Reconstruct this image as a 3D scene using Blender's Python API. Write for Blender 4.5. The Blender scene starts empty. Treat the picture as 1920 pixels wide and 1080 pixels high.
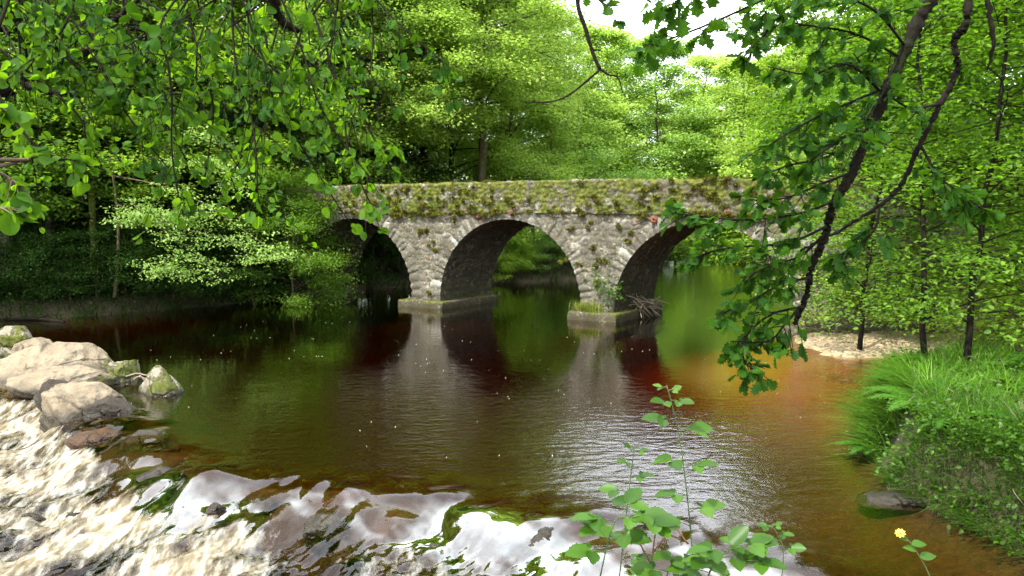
import bpy, math, random
import numpy as np
# ------------------------------------------------------------------ camera, sky, sun, exposure
sc = bpy.context.scene
C = sc.collection
H = 3.3
F = 1500.0
PITCH = math.atan(135/1500)
cam_d = bpy.data.cameras.new('camera'); cam = bpy.data.objects.new('camera', cam_d); C.objects.link(cam)
cam.location = (0, 0, H); cam.rotation_euler = (math.pi/2-PITCH, 0, 0)
cam_d.sensor_width = 36; cam_d.lens = 36*F/1920; cam_d.clip_end = 1500; cam_d.clip_start = 0.05
sc.camera = cam
SUN_EL = math.radians(54); SUN_AZ = math.atan2(-0.66, -0.75)      # towards the sun: behind the camera, to the left
world = bpy.data.worlds.new('World'); sc.world = world; world.use_nodes = True
nt = world.node_tree; bg = nt.nodes['Background']
sky = nt.nodes.new('ShaderNodeTexSky'); sky.sky_type = 'NISHITA'; sky.sun_disc = False
sky.sun_elevation = SUN_EL; sky.sun_rotation = SUN_AZ; sky.air_density = 1.0; sky.dust_density = 3.0; sky.ozone_density = 1.0
# thin bright cloud over the blue
tc = nt.nodes.new('ShaderNodeTexCoord'); nz = nt.nodes.new('ShaderNodeTexNoise'); nz.inputs['Scale'].default_value = 2.2
nz.inputs['Detail'].default_value = 6
rmp = nt.nodes.new('ShaderNodeMapRange'); rmp.inputs[1].default_value = .35; rmp.inputs[2].default_value = .62
rmp.inputs[3].default_value = .45; rmp.inputs[4].default_value = .95
mx = nt.nodes.new('ShaderNodeMix'); mx.data_type = 'RGBA'; mx.inputs[7].default_value = (28.5, 30.2, 31.2, 1)
nt.links.new(tc.outputs['Generated'], nz.inputs['Vector']); nt.links.new(nz.outputs['Fac'], rmp.inputs[0])
nt.links.new(rmp.outputs[0], mx.inputs[0]); nt.links.new(sky.outputs[0], mx.inputs[6])
nt.links.new(mx.outputs[2], bg.inputs['Color']); bg.inputs['Strength'].default_value = 0.10
sd = bpy.data.lights.new('sun', 'SUN'); sd.energy = 5.0; sd.angle = math.radians(.6); sd.color = (1, .96, .85)
sun = bpy.data.objects.new('sun', sd); C.objects.link(sun)
ce = math.cos(SUN_EL)
from mathutils import Vector, Matrix
sun.rotation_euler = Vector((math.sin(SUN_AZ)*ce, math.cos(SUN_AZ)*ce, math.sin(SUN_EL))).to_track_quat('Z', 'Y').to_euler()
sc.view_settings.view_transform = 'Standard'; sc.view_settings.look = 'None'; sc.view_settings.gamma = 1
sc.view_settings.exposure = 0.74
sc.render.engine = 'CYCLES'
cy = sc.cycles
cy.use_denoising = True
try: cy.denoiser = 'OPENIMAGEDENOISE'; cy.denoising_input_passes = 'RGB_ALBEDO_NORMAL'; cy.denoising_prefilter = 'FAST'
except Exception: pass
cy.max_bounces = 7; cy.diffuse_bounces = 3; cy.glossy_bounces = 3; cy.transmission_bounces = 4; cy.transparent_max_bounces = 8
cy.sample_clamp_indirect = 4; cy.sample_clamp_direct = 12; cy.caustics_reflective = False; cy.caustics_refractive = False
cy.use_adaptive_sampling = True; cy.adaptive_threshold = 0.01

# ------------------------------------------------------------------ helpers
R = random.Random(7)
cp, sp = math.cos(PITCH), math.sin(PITCH)
def ray(px, py):
    cx = (px-960)/F; cyy = (540-py)/F
    return (cx, cp+sp*cyy, -sp+cp*cyy)
def at(px, py, Y):                       # the point of the place seen there, at distance Y in front of the camera
    r = ray(px, py); t = Y/r[1]
    return np.array((r[0]*t, Y, H+r[2]*t))
def on(px, py, z=0.0):                   # the same, at height z
    r = ray(px, py); t = (z-H)/r[2]
    return np.array((r[0]*t, r[1]*t, z))

def h2(ix, iy, seed):
    n = (ix.astype(np.int64)*374761393 + iy.astype(np.int64)*668265263 + seed*1442695041) & 0xffffffff
    n = ((n ^ (n >> 13))*1274126177) & 0xffffffff
    n = ((n ^ (n >> 16))*2246822519) & 0xffffffff
    return ((n ^ (n >> 15)) & 0xffffff)/float(0xffffff)
def vn(x, y, seed=0):
    x = np.asarray(x, float); y = np.asarray(y, float)
    ix = np.floor(x); iy = np.floor(y); fx = x-ix; fy = y-iy
    fx = fx*fx*fx*(fx*(fx*6-15)+10); fy = fy*fy*fy*(fy*(fy*6-15)+10)
    a = h2(ix, iy, seed); b = h2(ix+1, iy, seed); c = h2(ix, iy+1, seed); d = h2(ix+1, iy+1, seed)
    return (a+(b-a)*fx)*(1-fy)+(c+(d-c)*fx)*fy
def fbm(x, y, o=4, seed=0):
    s = 0; a = .5; t = 0
    for i in range(o):
        s = s+a*vn(x*2**i+i*17.3, y*2**i-i*9.1, seed+i); t += a; a *= .5
    return s/t
def ss(a, b, x):
    t = np.clip((x-a)/(b-a), 0, 1); return t*t*(3-2*t)

def mesh_np(name, V, Fc, mat, parent=None, smooth=False, attrs=None, loc=None):
    """V (n,3), Fc list of (m,k) int arrays"""
    me = bpy.data.meshes.new(name)
    V = np.asarray(V, np.float32)
    if not isinstance(Fc, list): Fc = [Fc]
    Fc = [np.asarray(f, np.int32) for f in Fc if len(f)]
    me.vertices.add(len(V)); me.vertices.foreach_set('co', V.ravel())
    loops = np.concatenate([f.ravel() for f in Fc]); tot = np.concatenate([np.full(len(f), f.shape[1], np.int32) for f in Fc])
    me.loops.add(len(loops)); me.loops.foreach_set('vertex_index', loops)
    me.polygons.add(len(tot)); st = np.concatenate([[0], np.cumsum(tot)[:-1]]).astype(np.int32)
    me.polygons.foreach_set('loop_start', st); me.polygons.foreach_set('loop_total', tot)
    if smooth: me.polygons.foreach_set('use_smooth', np.ones(len(tot), bool))
    me.update(calc_edges=True)
    if attrs:
        for k, a in attrs.items():
            at_ = me.attributes.new(k, 'FLOAT', 'POINT'); at_.data.foreach_set('value', np.asarray(a, np.float32).ravel())
    if mat: me.materials.append(mat)
    o = bpy.data.objects.new(name, me); C.objects.link(o)
    if parent: o.parent = parent
    if loc is not None: o.location = loc
    return o
def grid_faces(nu, nv, off=0, flip=False):
    i = np.arange(nu-1)[:, None]; j = np.arange(nv-1)[None, :]
    a = (i*nv+j).ravel()+off
    f = np.stack([a, a+nv, a+nv+1, a+1], 1)
    return f[:, ::-1] if flip else f
class Acc:                               # collects pieces of ONE part
    def __init__(s): s.V = []; s.F = {}; s.n = 0; s.A = []
    def add(s, V, Fs, a=0.0):
        if not isinstance(Fs, list): Fs = [Fs]
        for f in Fs:
            f = np.asarray(f, np.int64)
            if len(f): s.F.setdefault(f.shape[1], []).append(f+s.n)
        V = np.asarray(V, float); s.V.append(V); s.n += len(V); s.A.append(np.broadcast_to(np.asarray(a, float), (len(V),)))
    def tube(s, pts, rad, n=6, bump=0.0):
        P = np.asarray(pts, float); m = len(P); rad = np.broadcast_to(np.asarray(rad, float), (m,))
        T = np.gradient(P, axis=0); T /= np.linalg.norm(T, axis=1)[:, None]+1e-9
        up = np.array((0, 0, 1.)) if abs(T[:, 2]).mean() < .8 else np.array((1., 0, 0))
        A = np.cross(T, up); A /= np.linalg.norm(A, axis=1)[:, None]+1e-9; B = np.cross(T, A)
        th = np.arange(n)*2*math.pi/n
        rr = rad[:, None]*np.ones((m, n))
        if bump: rr = rr*(1+bump*(np.array([[R.random() for _ in range(n)] for _ in range(m)])-.4))
        V = P[:, None, :]+rr[..., None]*(np.cos(th)[None, :, None]*A[:, None, :]+np.sin(th)[None, :, None]*B[:, None, :])
        i = np.arange(m-1)[:, None]; j = np.arange(n)[None, :]
        a = i*n+j; b = i*n+(j+1) % n
        f = np.stack([a, b, b+n, a+n], -1).reshape(-1, 4)
        s.add(V.reshape(-1, 3), [f, np.arange(n)[None, ::-1], (np.arange(n)+(m-1)*n)[None, :]])
    def build(s, name, mat, parent=None, smooth=False, attr=None, loc=None):
        V = np.concatenate(s.V); Fs = [np.concatenate(v) for v in s.F.values()]
        return mesh_np(name, V, Fs, mat, parent, smooth, {attr: np.concatenate(s.A)} if attr else None, loc)
def curve(pts, n=24):
    P = np.asarray(pts, float); m = len(P)
    Q = np.vstack([2*P[0]-P[1], P, 2*P[-1]-P[-2]]); out = []
    for u in np.linspace(0, m-1-1e-6, n):
        i = int(u); t = u-i; a, b, c, d = Q[i:i+4]
        out.append(.5*((2*b)+(c-a)*t+(2*a-5*b+4*c-d)*t*t+(3*b-a-3*c+d)*t**3))
    return np.array(out)
def empty(name, loc=(0, 0, 0), rz=0):
    o = bpy.data.objects.new(name, None); C.objects.link(o); o.location = loc; o.rotation_euler = (0, 0, rz); o.empty_display_size = .2; return o
def tag(o, label=None, cat=None, group=None, kind=None):
    if label: o['label'] = label
    if cat: o['category'] = cat
    if group: o['group'] = group
    if kind: o['kind'] = kind
    return o
def copy_tree(o, parent=None):
    c = o.copy(); C.objects.link(c); c.parent = parent
    for ch in o.children: copy_tree(ch, c)
    return c

# ------------------------------------------------------------------ materials
def newmat(name):
    m = bpy.data.materials.new(name); m.use_nodes = True; n = m.node_tree; n.nodes.clear()
    out = n.nodes.new('ShaderNodeOutputMaterial'); return m, n, out
def N(nt, t, **k):
    n = nt.nodes.new('ShaderNode'+t)
    for a, v in k.items():
        if a.startswith('i_'):
            key = a[2:]; key = int(key) if key.isdigit() else key.replace('_', ' ')
            n.inputs[key].default_value = v
        else: setattr(n, a, v)
    return n
def L(nt, a, b): nt.links.new(a, b)
def ramp(nt, fac, stops):
    r = N(nt, 'ValToRGB'); e = r.color_ramp.elements
    while len(e) < len(stops): e.new(.5)
    for el, (p, c) in zip(e, stops): el.position = p; el.color = (*c, 1) if len(c) == 3 else c
    if fac is not None: L(nt, fac, r.inputs[0])
    return r.outputs[0]
def noise(nt, vec, scale, detail=4, rough=.55, out='Fac'):
    n = N(nt, 'TexNoise'); n.inputs['Scale'].default_value = scale; n.inputs['Detail'].default_value = detail; n.inputs['Roughness'].default_value = rough
    if vec is not None: L(nt, vec, n.inputs['Vector'])
    return n.outputs[out]
def math_(nt, op, a, b=None, clamp=False):
    n = N(nt, 'Math', operation=op, use_clamp=clamp)
    for i, v in enumerate((a, b)):
        if v is None: continue
        if hasattr(v, 'links'): L(nt, v, n.inputs[i])
        else: n.inputs[i].default_value = v
    return n.outputs[0]
def mixc(nt, fac, a, b):
    n = N(nt, 'Mix', data_type='RGBA')
    for i, v in ((0, fac), (6, a), (7, b)):
        if hasattr(v, 'links'): L(nt, v, n.inputs[i])
        else: n.inputs[i].default_value = v if i == 0 else ((*v, 1) if len(v) == 3 else v)
    return n.outputs[2]
def mapr(nt, v, a, b, c=0., d=1.):
    n = N(nt, 'MapRange'); L(nt, v, n.inputs[0])
    for i, x in enumerate((a, b, c, d)): n.inputs[i+1].default_value = x
    return n.outputs[0]

def leaf_mat(name, dark, light, trans, tfac=.45, spec=.2, rough=.5):
    m, n, out = newmat(name)
    g = N(n, 'NewGeometry'); oi = N(n, 'ObjectInfo')
    r = g.outputs['Random Per Island']
    c = ramp(n, r, [(0, dark), (.55, tuple(.5*(a+b) for a, b in zip(dark, light))), (1, light)])
    hsv = N(n, 'HueSaturation'); L(n, c, hsv.inputs['Color'])
    L(n, mapr(n, oi.outputs['Random'], 0, 1, .488, .508), hsv.inputs['Hue']); L(n, mapr(n, oi.outputs['Random'], 0, 1, 1.12, .9), hsv.inputs['Value'])
    p = N(n, 'BsdfPrincipled'); L(n, hsv.outputs[0], p.inputs['Base Color']); p.inputs['Roughness'].default_value = rough
    p.inputs['Specular IOR Level'].default_value = spec
    t = N(n, 'BsdfTranslucent'); t.inputs['Color'].default_value = (*trans, 1)
    ht = N(n, 'HueSaturation'); ht.inputs['Color'].default_value = (*trans, 1); L(n, mapr(n, r, 0, 1, .45, 1.3), ht.inputs['Value']); L(n, ht.outputs[0], t.inputs['Color'])
    s = N(n, 'MixShader'); s.inputs[0].default_value = tfac; L(n, p.outputs[0], s.inputs[1]); L(n, t.outputs[0], s.inputs[2]); L(n, s.outputs[0], out.inputs[0])
    return m
M = {}
M['leaf_bright'] = leaf_mat('leaf_bright', (.15, .27, .022), (.33, .48, .07), (.38, .60, .04))
M['leaf_far_hazed'] = leaf_mat('leaf_far_hazed', (.26, .40, .06), (.46, .60, .14), (.48, .70, .10))  # haze and sunlit glow of the far trees put into a paler leaf colour
M['leaf_mid'] = leaf_mat('leaf_mid', (.08, .17, .02), (.18, .31, .045), (.22, .42, .02))
M['leaf_cool'] = leaf_mat('leaf_cool', (.17, .30, .06), (.36, .50, .15), (.34, .58, .08))
M['leaf_deep'] = leaf_mat('leaf_deep', (.04, .11, .012), (.14, .26, .03), (.20, .42, .015))  # deeper green for the right bank trees and saplings
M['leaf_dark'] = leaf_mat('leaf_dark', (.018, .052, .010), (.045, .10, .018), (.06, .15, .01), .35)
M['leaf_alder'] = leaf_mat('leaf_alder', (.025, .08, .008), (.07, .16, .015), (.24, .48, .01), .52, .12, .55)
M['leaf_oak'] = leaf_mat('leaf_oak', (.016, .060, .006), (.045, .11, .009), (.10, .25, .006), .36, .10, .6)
M['leaf_bramble'] = leaf_mat('leaf_bramble', (.028, .085, .004), (.075, .17, .010), (.13, .33, .006), .38, .4, .45)
M['grass'] = leaf_mat('grass_blade', (.06, .17, .012), (.20, .38, .03), (.22, .46, .01), .45, .3, .5)
M['grass_dark'] = leaf_mat('grass_blade_shade_tint', (.035, .10, .01), (.10, .20, .02), (.10, .24, .01), .4, .3, .5)  # same grass, with the shade on the lower bank put into its colour
M['grass_dry'] = leaf_mat('grass_dry', (.13, .19, .03), (.30, .33, .08), (.25, .33, .04), .4, .2, .6)
M['fern'] = leaf_mat('fern_frond', (.05, .16, .015), (.12, .28, .03), (.16, .40, .015), .45, .3, .5)

def bark_mat(name, a, b, moss, mossf, scale=9):
    m, n, out = newmat(name); t = N(n, 'TexCoord'); mp = N(n, 'Mapping'); mp.inputs['Scale'].default_value = (1, 1, .25); L(n, t.outputs['Object'], mp.inputs['Vector'])
    f = noise(n, mp.outputs[0], scale, 5, .65); c = ramp(n, f, [(.3, a), (.7, b)])
    f2 = noise(n, t.outputs['Object'], 2.6, 5, .6); g = N(n, 'NewGeometry')
    mk = mapr(n, f2, .62-mossf*.3, .72-mossf*.3); c = mixc(n, mk, c, moss)
    p = N(n, 'BsdfPrincipled'); L(n, c, p.inputs['Base Color']); p.inputs['Roughness'].default_value = .9; p.inputs['Specular IOR Level'].default_value = .12
    bp = N(n, 'Bump'); bp.inputs['Strength'].default_value = .8; bp.inputs['Distance'].default_value = .02; L(n, f, bp.inputs['Height']); L(n, bp.outputs[0], p.inputs['Normal'])
    L(n, p.outputs[0], out.inputs[0]); return m
M['bark'] = bark_mat('bark_brown', (.035, .026, .018), (.16, .12, .08), (.09, .11, .03), .35)
M['bark_dark'] = bark_mat('bark_dark', (.006, .005, .004), (.020, .015, .010), (.012, .014, .006), .3, 30)
M['bark_birch'] = bark_mat('bark_birch', (.04, .035, .03), (.24, .21, .17), (.06, .08, .03), .3, 5)
M['bark_moss'] = bark_mat('bark_mossy', (.06, .045, .025), (.20, .15, .08), (.14, .19, .03), .65)
def plain(name, col, rough=.7, vary=.4, scale=12, bump=.0):
    m, n, out = newmat(name); t = N(n, 'TexCoord'); f = noise(n, t.outputs['Object'], scale, 5, .6)
    c = ramp(n, f, [(.25, tuple(x*(1-vary) for x in col)), (.75, tuple(min(1, x*(1+vary)) for x in col))])
    p = N(n, 'BsdfPrincipled'); L(n, c, p.inputs['Base Color']); p.inputs['Roughness'].default_value = rough
    if bump: bp = N(n, 'Bump'); bp.inputs['Distance'].default_value = bump; L(n, f, bp.inputs['Height']); L(n, bp.outputs[0], p.inputs['Normal'])
    L(n, p.outputs[0], out.inputs[0]); return m
M['stem'] = plain('stem_green', (.06, .095, .03)); M['stem_red'] = plain('stem_red', (.16, .07, .04))
M['petal'] = plain('petal_yellow', (.75, .42, .02), .5, .15); M['flower_eye'] = plain('flower_eye', (.35, .14, .01))
M['wood_dead'] = plain('dead_wood', (.20, .16, .11), .85, .5, 25, .01)
M['rust'] = plain('rusty_iron', (.17, .06, .03), .8, .4, 20, .005)
M['moss'] = leaf_mat('moss_tufts', (.06, .065, .008), (.17, .16, .02), (.16, .18, .02), .2, .1, .9)

def masonry(name, mortar, stones, mossamt, mossz, dirtz=.5):
    """stones in vertex data: 'cell' (a random number for each stone), 'joint' (0 in the joints)"""
    m, n, out = newmat(name); t = N(n, 'TexCoord'); V = t.outputs['Object']
    ac = N(n, 'Attribute', attribute_name='cell'); aj = N(n, 'Attribute', attribute_name='joint')
    c = ramp(n, ac.outputs['Fac'], stones)
    f = noise(n, V, 9, 8, .78); f3 = noise(n, V, 1.3, 5, .65)
    c = mixc(n, mapr(n, f, .40, .62), mixc(n, .62, c, (.04, .034, .024)), c)
    spots = noise(n, V, 13, 3, .6); c = mixc(n, math_(n, 'MULTIPLY', mapr(n, spots, .60, .68), .7), c, (.50, .48, .42))    # pale lichen
    c = mixc(n, mapr(n, f3, .44, .62, 0, .72), c, (.075, .066, .05)); lb = noise(n, V, 2.4, 8, .75); c = mixc(n, mapr(n, lb, .56, .64, 0, .5), c, (.44, .40, .32)); c = mixc(n, mapr(n, noise(n, V, 3.3, 6, .7), .60, .66, 0, .45), c, (.28, .15, .07))                                                          # weathered grey-black
    c = mixc(n, math_(n, 'MULTIPLY', mapr(n, aj.outputs['Fac'], .0, .16, 1, 0), mapr(n, noise(n, V, 3.1, 3), .38, .6, .15, .8)), c, mortar)
    # moss
    sep = N(n, 'SeparateXYZ'); L(n, V, sep.inputs[0])
    mz = mapr(n, sep.outputs['Z'], mossz[0], mossz[1], mossz[2], mossz[3])
    fm = noise(n, V, 2.1, 7, .7); mk = mapr(n, math_(n, 'ADD', math_(n, 'MULTIPLY', fm, 1.0), mz), mossamt, mossamt+.06)
    mc = ramp(n, noise(n, V, 9, 4, .6), [(.3, (.028, .042, .008)), (.5, (.085, .10, .018)), (.68, (.17, .155, .035))])
    c = mixc(n, mk, c, mc)
    # damp dark band and algae near the water
    wet = mapr(n, sep.outputs['Z'], dirtz*.25, dirtz*1.3, .8, 0); wet = math_(n, 'MULTIPLY', wet, mapr(n, f3, .3, .6, .5, 1)); c = mixc(n, wet, c, (.05, .045, .022))
    p = N(n, 'BsdfPrincipled'); L(n, c, p.inputs['Base Color']); p.inputs['Roughness'].default_value = .92; p.inputs['Specular IOR Level'].default_value = .2
    bp = N(n, 'Bump'); bp.inputs['Strength'].default_value = .9; bp.inputs['Distance'].default_value = .03
    hh = math_(n, 'ADD', math_(n, 'MULTIPLY', aj.outputs['Fac'], .5), math_(n, 'ADD', f, math_(n, 'MULTIPLY', mk, .5))); L(n, hh, bp.inputs['Height']); L(n, bp.outputs[0], p.inputs['Normal'])
    L(n, p.outputs[0], out.inputs[0]); return m
ST = [(0, (.08, .074, .052)), (.25, (.18, .168, .12)), (.5, (.12, .112, .08)), (.7, (.25, .235, .175)), (.85, (.19, .145, .10)), (1, (.44, .43, .37))]
M['masonry'] = masonry('granite_rubble', (.19, .17, .145), ST, .71, (2.6, 3.6, -.03, .06))
M['parapet'] = masonry('parapet_rubble', (.08, .078, .04), ST, .480, (3.2, 4.5, 0, .05))
M['ring'] = masonry('voussoir_granite', (.13, .12, .10), [(0, (.10, .094, .07)), (.4, (.16, .15, .115)), (.82, (.225, .212, .165)), (1, (.48, .46, .41))], .72, (2.6, 3.6, -.03, .06))
M['vault'] = masonry('vault_granite_shaded', (.03, .027, .022), [(0, (.05, .045, .037)), (.6, (.085, .075, .06)), (1, (.13, .115, .09))], .80, (2.6, 3.6, 0, 0), 1.6)  # darker than the wall stone: shade under the arches put into the colour
M['plinth'] = masonry('plinth_concrete', (.05, .045, .03), [(0, (.075, .065, .042)), (1, (.12, .105, .07))], .53, (0, .35, -.15, .14), .22)

# rock
def rock_mat(name, base, mossa, stain_shade):
    m, n, out = newmat(name); t = N(n, 'TexCoord'); V = t.outputs['Object']; g = N(n, 'NewGeometry')
    f = noise(n, V, 2.2, 8, .65); c = ramp(n, f, [(.32, tuple(x*.72 for x in base)), (.5, base), (.68, tuple(min(.8, x*1.25) for x in base))])
    gr = noise(n, V, 45, 2, .5); c = mixc(n, mapr(n, gr, .56, .66, 0, .4), c, tuple(x*.45 for x in base))
    dk = noise(n, V, 1.6, 6, .7); c = mixc(n, mapr(n, dk, .50, .60, 0, .75), c, stain_shade)  # random dark blotches: stain, and crevice shading put into the colour
    sz = N(n, 'SeparateXYZ'); L(n, g.outputs['Position'], sz.inputs[0]); nz_ = N(n, 'SeparateXYZ'); L(n, g.outputs['Normal'], nz_.inputs[0])
    fm = noise(n, V, 1.7, 6, .7)
    mk = mapr(n, fm, mossa, mossa+.05); c = mixc(n, mk, c, ramp(n, noise(n, V, 11, 4), [(.3, (.03, .04, .006)), (.6, (.10, .11, .014)), (.8, (.19, .18, .02))]))
    vo = N(n, 'TexVoronoi', feature='DISTANCE_TO_EDGE'); vo.inputs['Scale'].default_value = 1.1; vo.inputs['Randomness'].default_value = 1
    wv = N(n, 'Mix', data_type='VECTOR'); wv.inputs[0].default_value = .35; L(n, V, wv.inputs[4]); L(n, noise(n, V, 1.8, 5, .6, 'Color'), wv.inputs[5]); L(n, wv.outputs[1], vo.inputs['Vector'])
    ck = math_(n, 'MULTIPLY', mapr(n, vo.outputs['Distance'], .0, .030, 1, 0), mapr(n, noise(n, V, 1.3, 3), .42, .56)); c = mixc(n, math_(n, 'MULTIPLY', ck, .85), c, (.03, .026, .02))
    lich = noise(n, V, 7, 6, .75); c = mixc(n, mapr(n, lich, .54, .62, 0, .55), c, tuple(x*.38 for x in base))
    wet = mapr(n, math_(n, 'ADD', sz.outputs[2], math_(n, 'MULTIPLY', f, .16)), .08, .24, 1, 0)
    c = mixc(n, math_(n, 'MULTIPLY', wet, .82), c, (.028, .022, .015))
    p = N(n, 'BsdfPrincipled'); L(n, c, p.inputs['Base Color']); L(n, mapr(n, wet, 0, 1, .9, .22), p.inputs['Roughness']); p.inputs['Specular IOR Level'].default_value = .3
    bp = N(n, 'Bump'); bp.inputs['Strength'].default_value = 1; bp.inputs['Distance'].default_value = .10; L(n, math_(n, 'ADD', math_(n, 'SUBTRACT', math_(n, 'ADD', f, math_(n, 'MULTIPLY', lich, .35)), math_(n, 'MULTIPLY', ck, .35)), math_(n, 'MULTIPLY', mk, .25)), bp.inputs['Height']); L(n, bp.outputs[0], p.inputs['Normal'])
    L(n, p.outputs[0], out.inputs[0]); return m
M['rock'] = rock_mat('rock_pale', (.24, .19, .13), .62, (.085, .07, .055))
M['rock_moss'] = rock_mat('rock_mossy', (.27, .235, .18), .46, (.07, .06, .045))
M['rock_wet'] = rock_mat('rock_wet', (.045, .036, .028), .75, (.03, .025, .02))
M['rock_orange'] = rock_mat('rock_orange', (.22, .075, .018), .9, (.2, .06, .02))

# ground: soil and leaf litter, sand, river bed
m, n, out = newmat('earth_and_riverbed'); t = N(n, 'TexCoord'); V = t.outputs['Object']
sz = N(n, 'SeparateXYZ'); L(n, V, sz.inputs[0])
f = noise(n, V, 1.1, 7, .65); f2 = noise(n, V, 14, 5, .7)
soil = ramp(n, f, [(.3, (.028, .020, .010)), (.55, (.055, .042, .02)), (.75, (.045, .06, .015))]); soil = mixc(n, mapr(n, f2, .4, .7, 0, .45), soil, (.05, .036, .02))
sand = ramp(n, f2, [(.3, (.36, .25, .15)), (.7, (.55, .42, .28))])
bed = ramp(n, f2, [(.3, (.03, .022, .010)), (.6, (.085, .055, .024)), (.8, (.15, .10, .05))])
a = N(n, 'Attribute', attribute_name='sand'); c = mixc(n, a.outputs['Fac'], soil, sand)
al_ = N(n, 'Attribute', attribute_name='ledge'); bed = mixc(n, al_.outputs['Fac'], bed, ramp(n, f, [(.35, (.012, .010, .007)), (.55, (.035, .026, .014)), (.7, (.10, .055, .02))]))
c = mixc(n, mapr(n, sz.outputs[2], -.04, .03, 1, 0), c, mixc(n, a.outputs['Fac'], bed, (.50, .30, .12)))
gf = N(n, 'Attribute', attribute_name='turf'); c = mixc(n, gf.outputs['Fac'], c, ramp(n, f2, [(.3, (.05, .09, .015)), (.7, (.16, .19, .05))]))
p = N(n, 'BsdfPrincipled'); L(n, c, p.inputs['Base Color']); p.inputs['Roughness'].default_value = .95
bp = N(n, 'Bump'); bp.inputs['Distance'].default_value = .05; L(n, f2, bp.inputs['Height']); L(n, bp.outputs[0], p.inputs['Normal']); L(n, p.outputs[0], out.inputs[0]); M['ground'] = m

# water: clear surface over peaty water that swallows light, foam where it breaks
m, n, out = newmat('peaty_river_water'); t = N(n, 'TexCoord'); V = t.outputs['Object']
mp = N(n, 'Mapping'); mp.inputs['Scale'].default_value = (.8, 1.5, 1); mp.inputs['Rotation'].default_value = (0, 0, math.radians(-18)); L(n, V, mp.inputs['Vector'])
rip = N(n, 'Attribute', attribute_name='ripple'); fo = N(n, 'Attribute', attribute_name='foam')
w1 = noise(n, mp.outputs[0], 1.1, 3, .5); w2 = noise(n, mp.outputs[0], 4.2, 3, .5); w3 = noise(n, mp.outputs[0], 26, 3, .55)
hgt = math_(n, 'ADD', math_(n, 'MULTIPLY', w1, .0045), math_(n, 'MULTIPLY', rip.outputs['Fac'], math_(n, 'ADD', math_(n, 'MULTIPLY', w2, .0085), math_(n, 'MULTIPLY', w3, .0009))))
bp = N(n, 'Bump'); bp.inputs['Strength'].default_value = 1; bp.inputs['Distance'].default_value = 1.0; L(n, hgt, bp.inputs['Height'])
fr = N(n, 'Fresnel'); fr.inputs['IOR'].default_value = 1.33; L(n, bp.outputs[0], fr.inputs['Normal'])
gl = N(n, 'BsdfGlossy'); gl.inputs['Roughness'].default_value = .0; L(n, bp.outputs[0], gl.inputs['Normal'])
tr = N(n, 'BsdfTransparent'); tr.inputs['Color'].default_value = (.96, .86, .70, 1)
s = N(n, 'MixShader'); L(n, math_(n, 'MULTIPLY', fr.outputs[0], math_(n, 'ADD', 1.38, math_(n, 'ADD', math_(n, 'MULTIPLY', rip.outputs['Fac'], .35), N(n, 'Attribute', attribute_name='sheet').outputs['Fac'])), True), s.inputs[0]); L(n, tr.outputs[0], s.inputs[1]); L(n, gl.outputs[0], s.inputs[2])  # mirror share lifted above true Fresnel, most in the ledge glare patches
mp2 = N(n, 'Mapping'); mp2.inputs['Scale'].default_value = (1.7, .55, 1); mp2.inputs['Rotation'].default_value = (0, 0, math.radians(30)); L(n, V, mp2.inputs['Vector'])
n1 = noise(n, mp2.outputs[0], 4.5, 6, .62); n2 = noise(n, mp2.outputs[0], 14, 5, .65)
bub = math_(n, 'ADD', math_(n, 'MULTIPLY', n1, .65), math_(n, 'MULTIPLY', n2, .35))
fm = math_(n, 'ADD', bub, math_(n, 'SUBTRACT', fo.outputs['Fac'], .5)); fm = mapr(n, fm, .47, .72, 0, .96)
fcol = ramp(n, n1, [(.36, (.08, .06, .03)), (.46, (.155, .12, .07)), (.55, (.26, .235, .18)), (.66, (.38, .38, .37))])
fd = N(n, 'BsdfPrincipled'); L(n, fcol, fd.inputs['Base Color']); fd.inputs['Roughness'].default_value = .55; fd.inputs['Subsurface Weight'].default_value = 0
bf = N(n, 'Bump'); bf.inputs['Strength'].default_value = 1; bf.inputs['Distance'].default_value = .007; L(n, bub, bf.inputs['Height']); L(n, bf.outputs[0], fd.inputs['Normal'])
s2 = N(n, 'MixShader'); L(n, fm, s2.inputs[0]); L(n, s.outputs[0], s2.inputs[1]); L(n, fd.outputs[0], s2.inputs[2]); L(n, s2.outputs[0], out.inputs['Surface'])
va = N(n, 'VolumeAbsorption'); va.inputs['Color'].default_value = (.815, .57, .27, 1); va.inputs['Density'].default_value = 2.4; L(n, va.outputs[0], out.inputs['Volume'])
M['water'] = m
M['foam'] = plain('foam_white', (.8, .78, .72), .6, .1)

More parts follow.
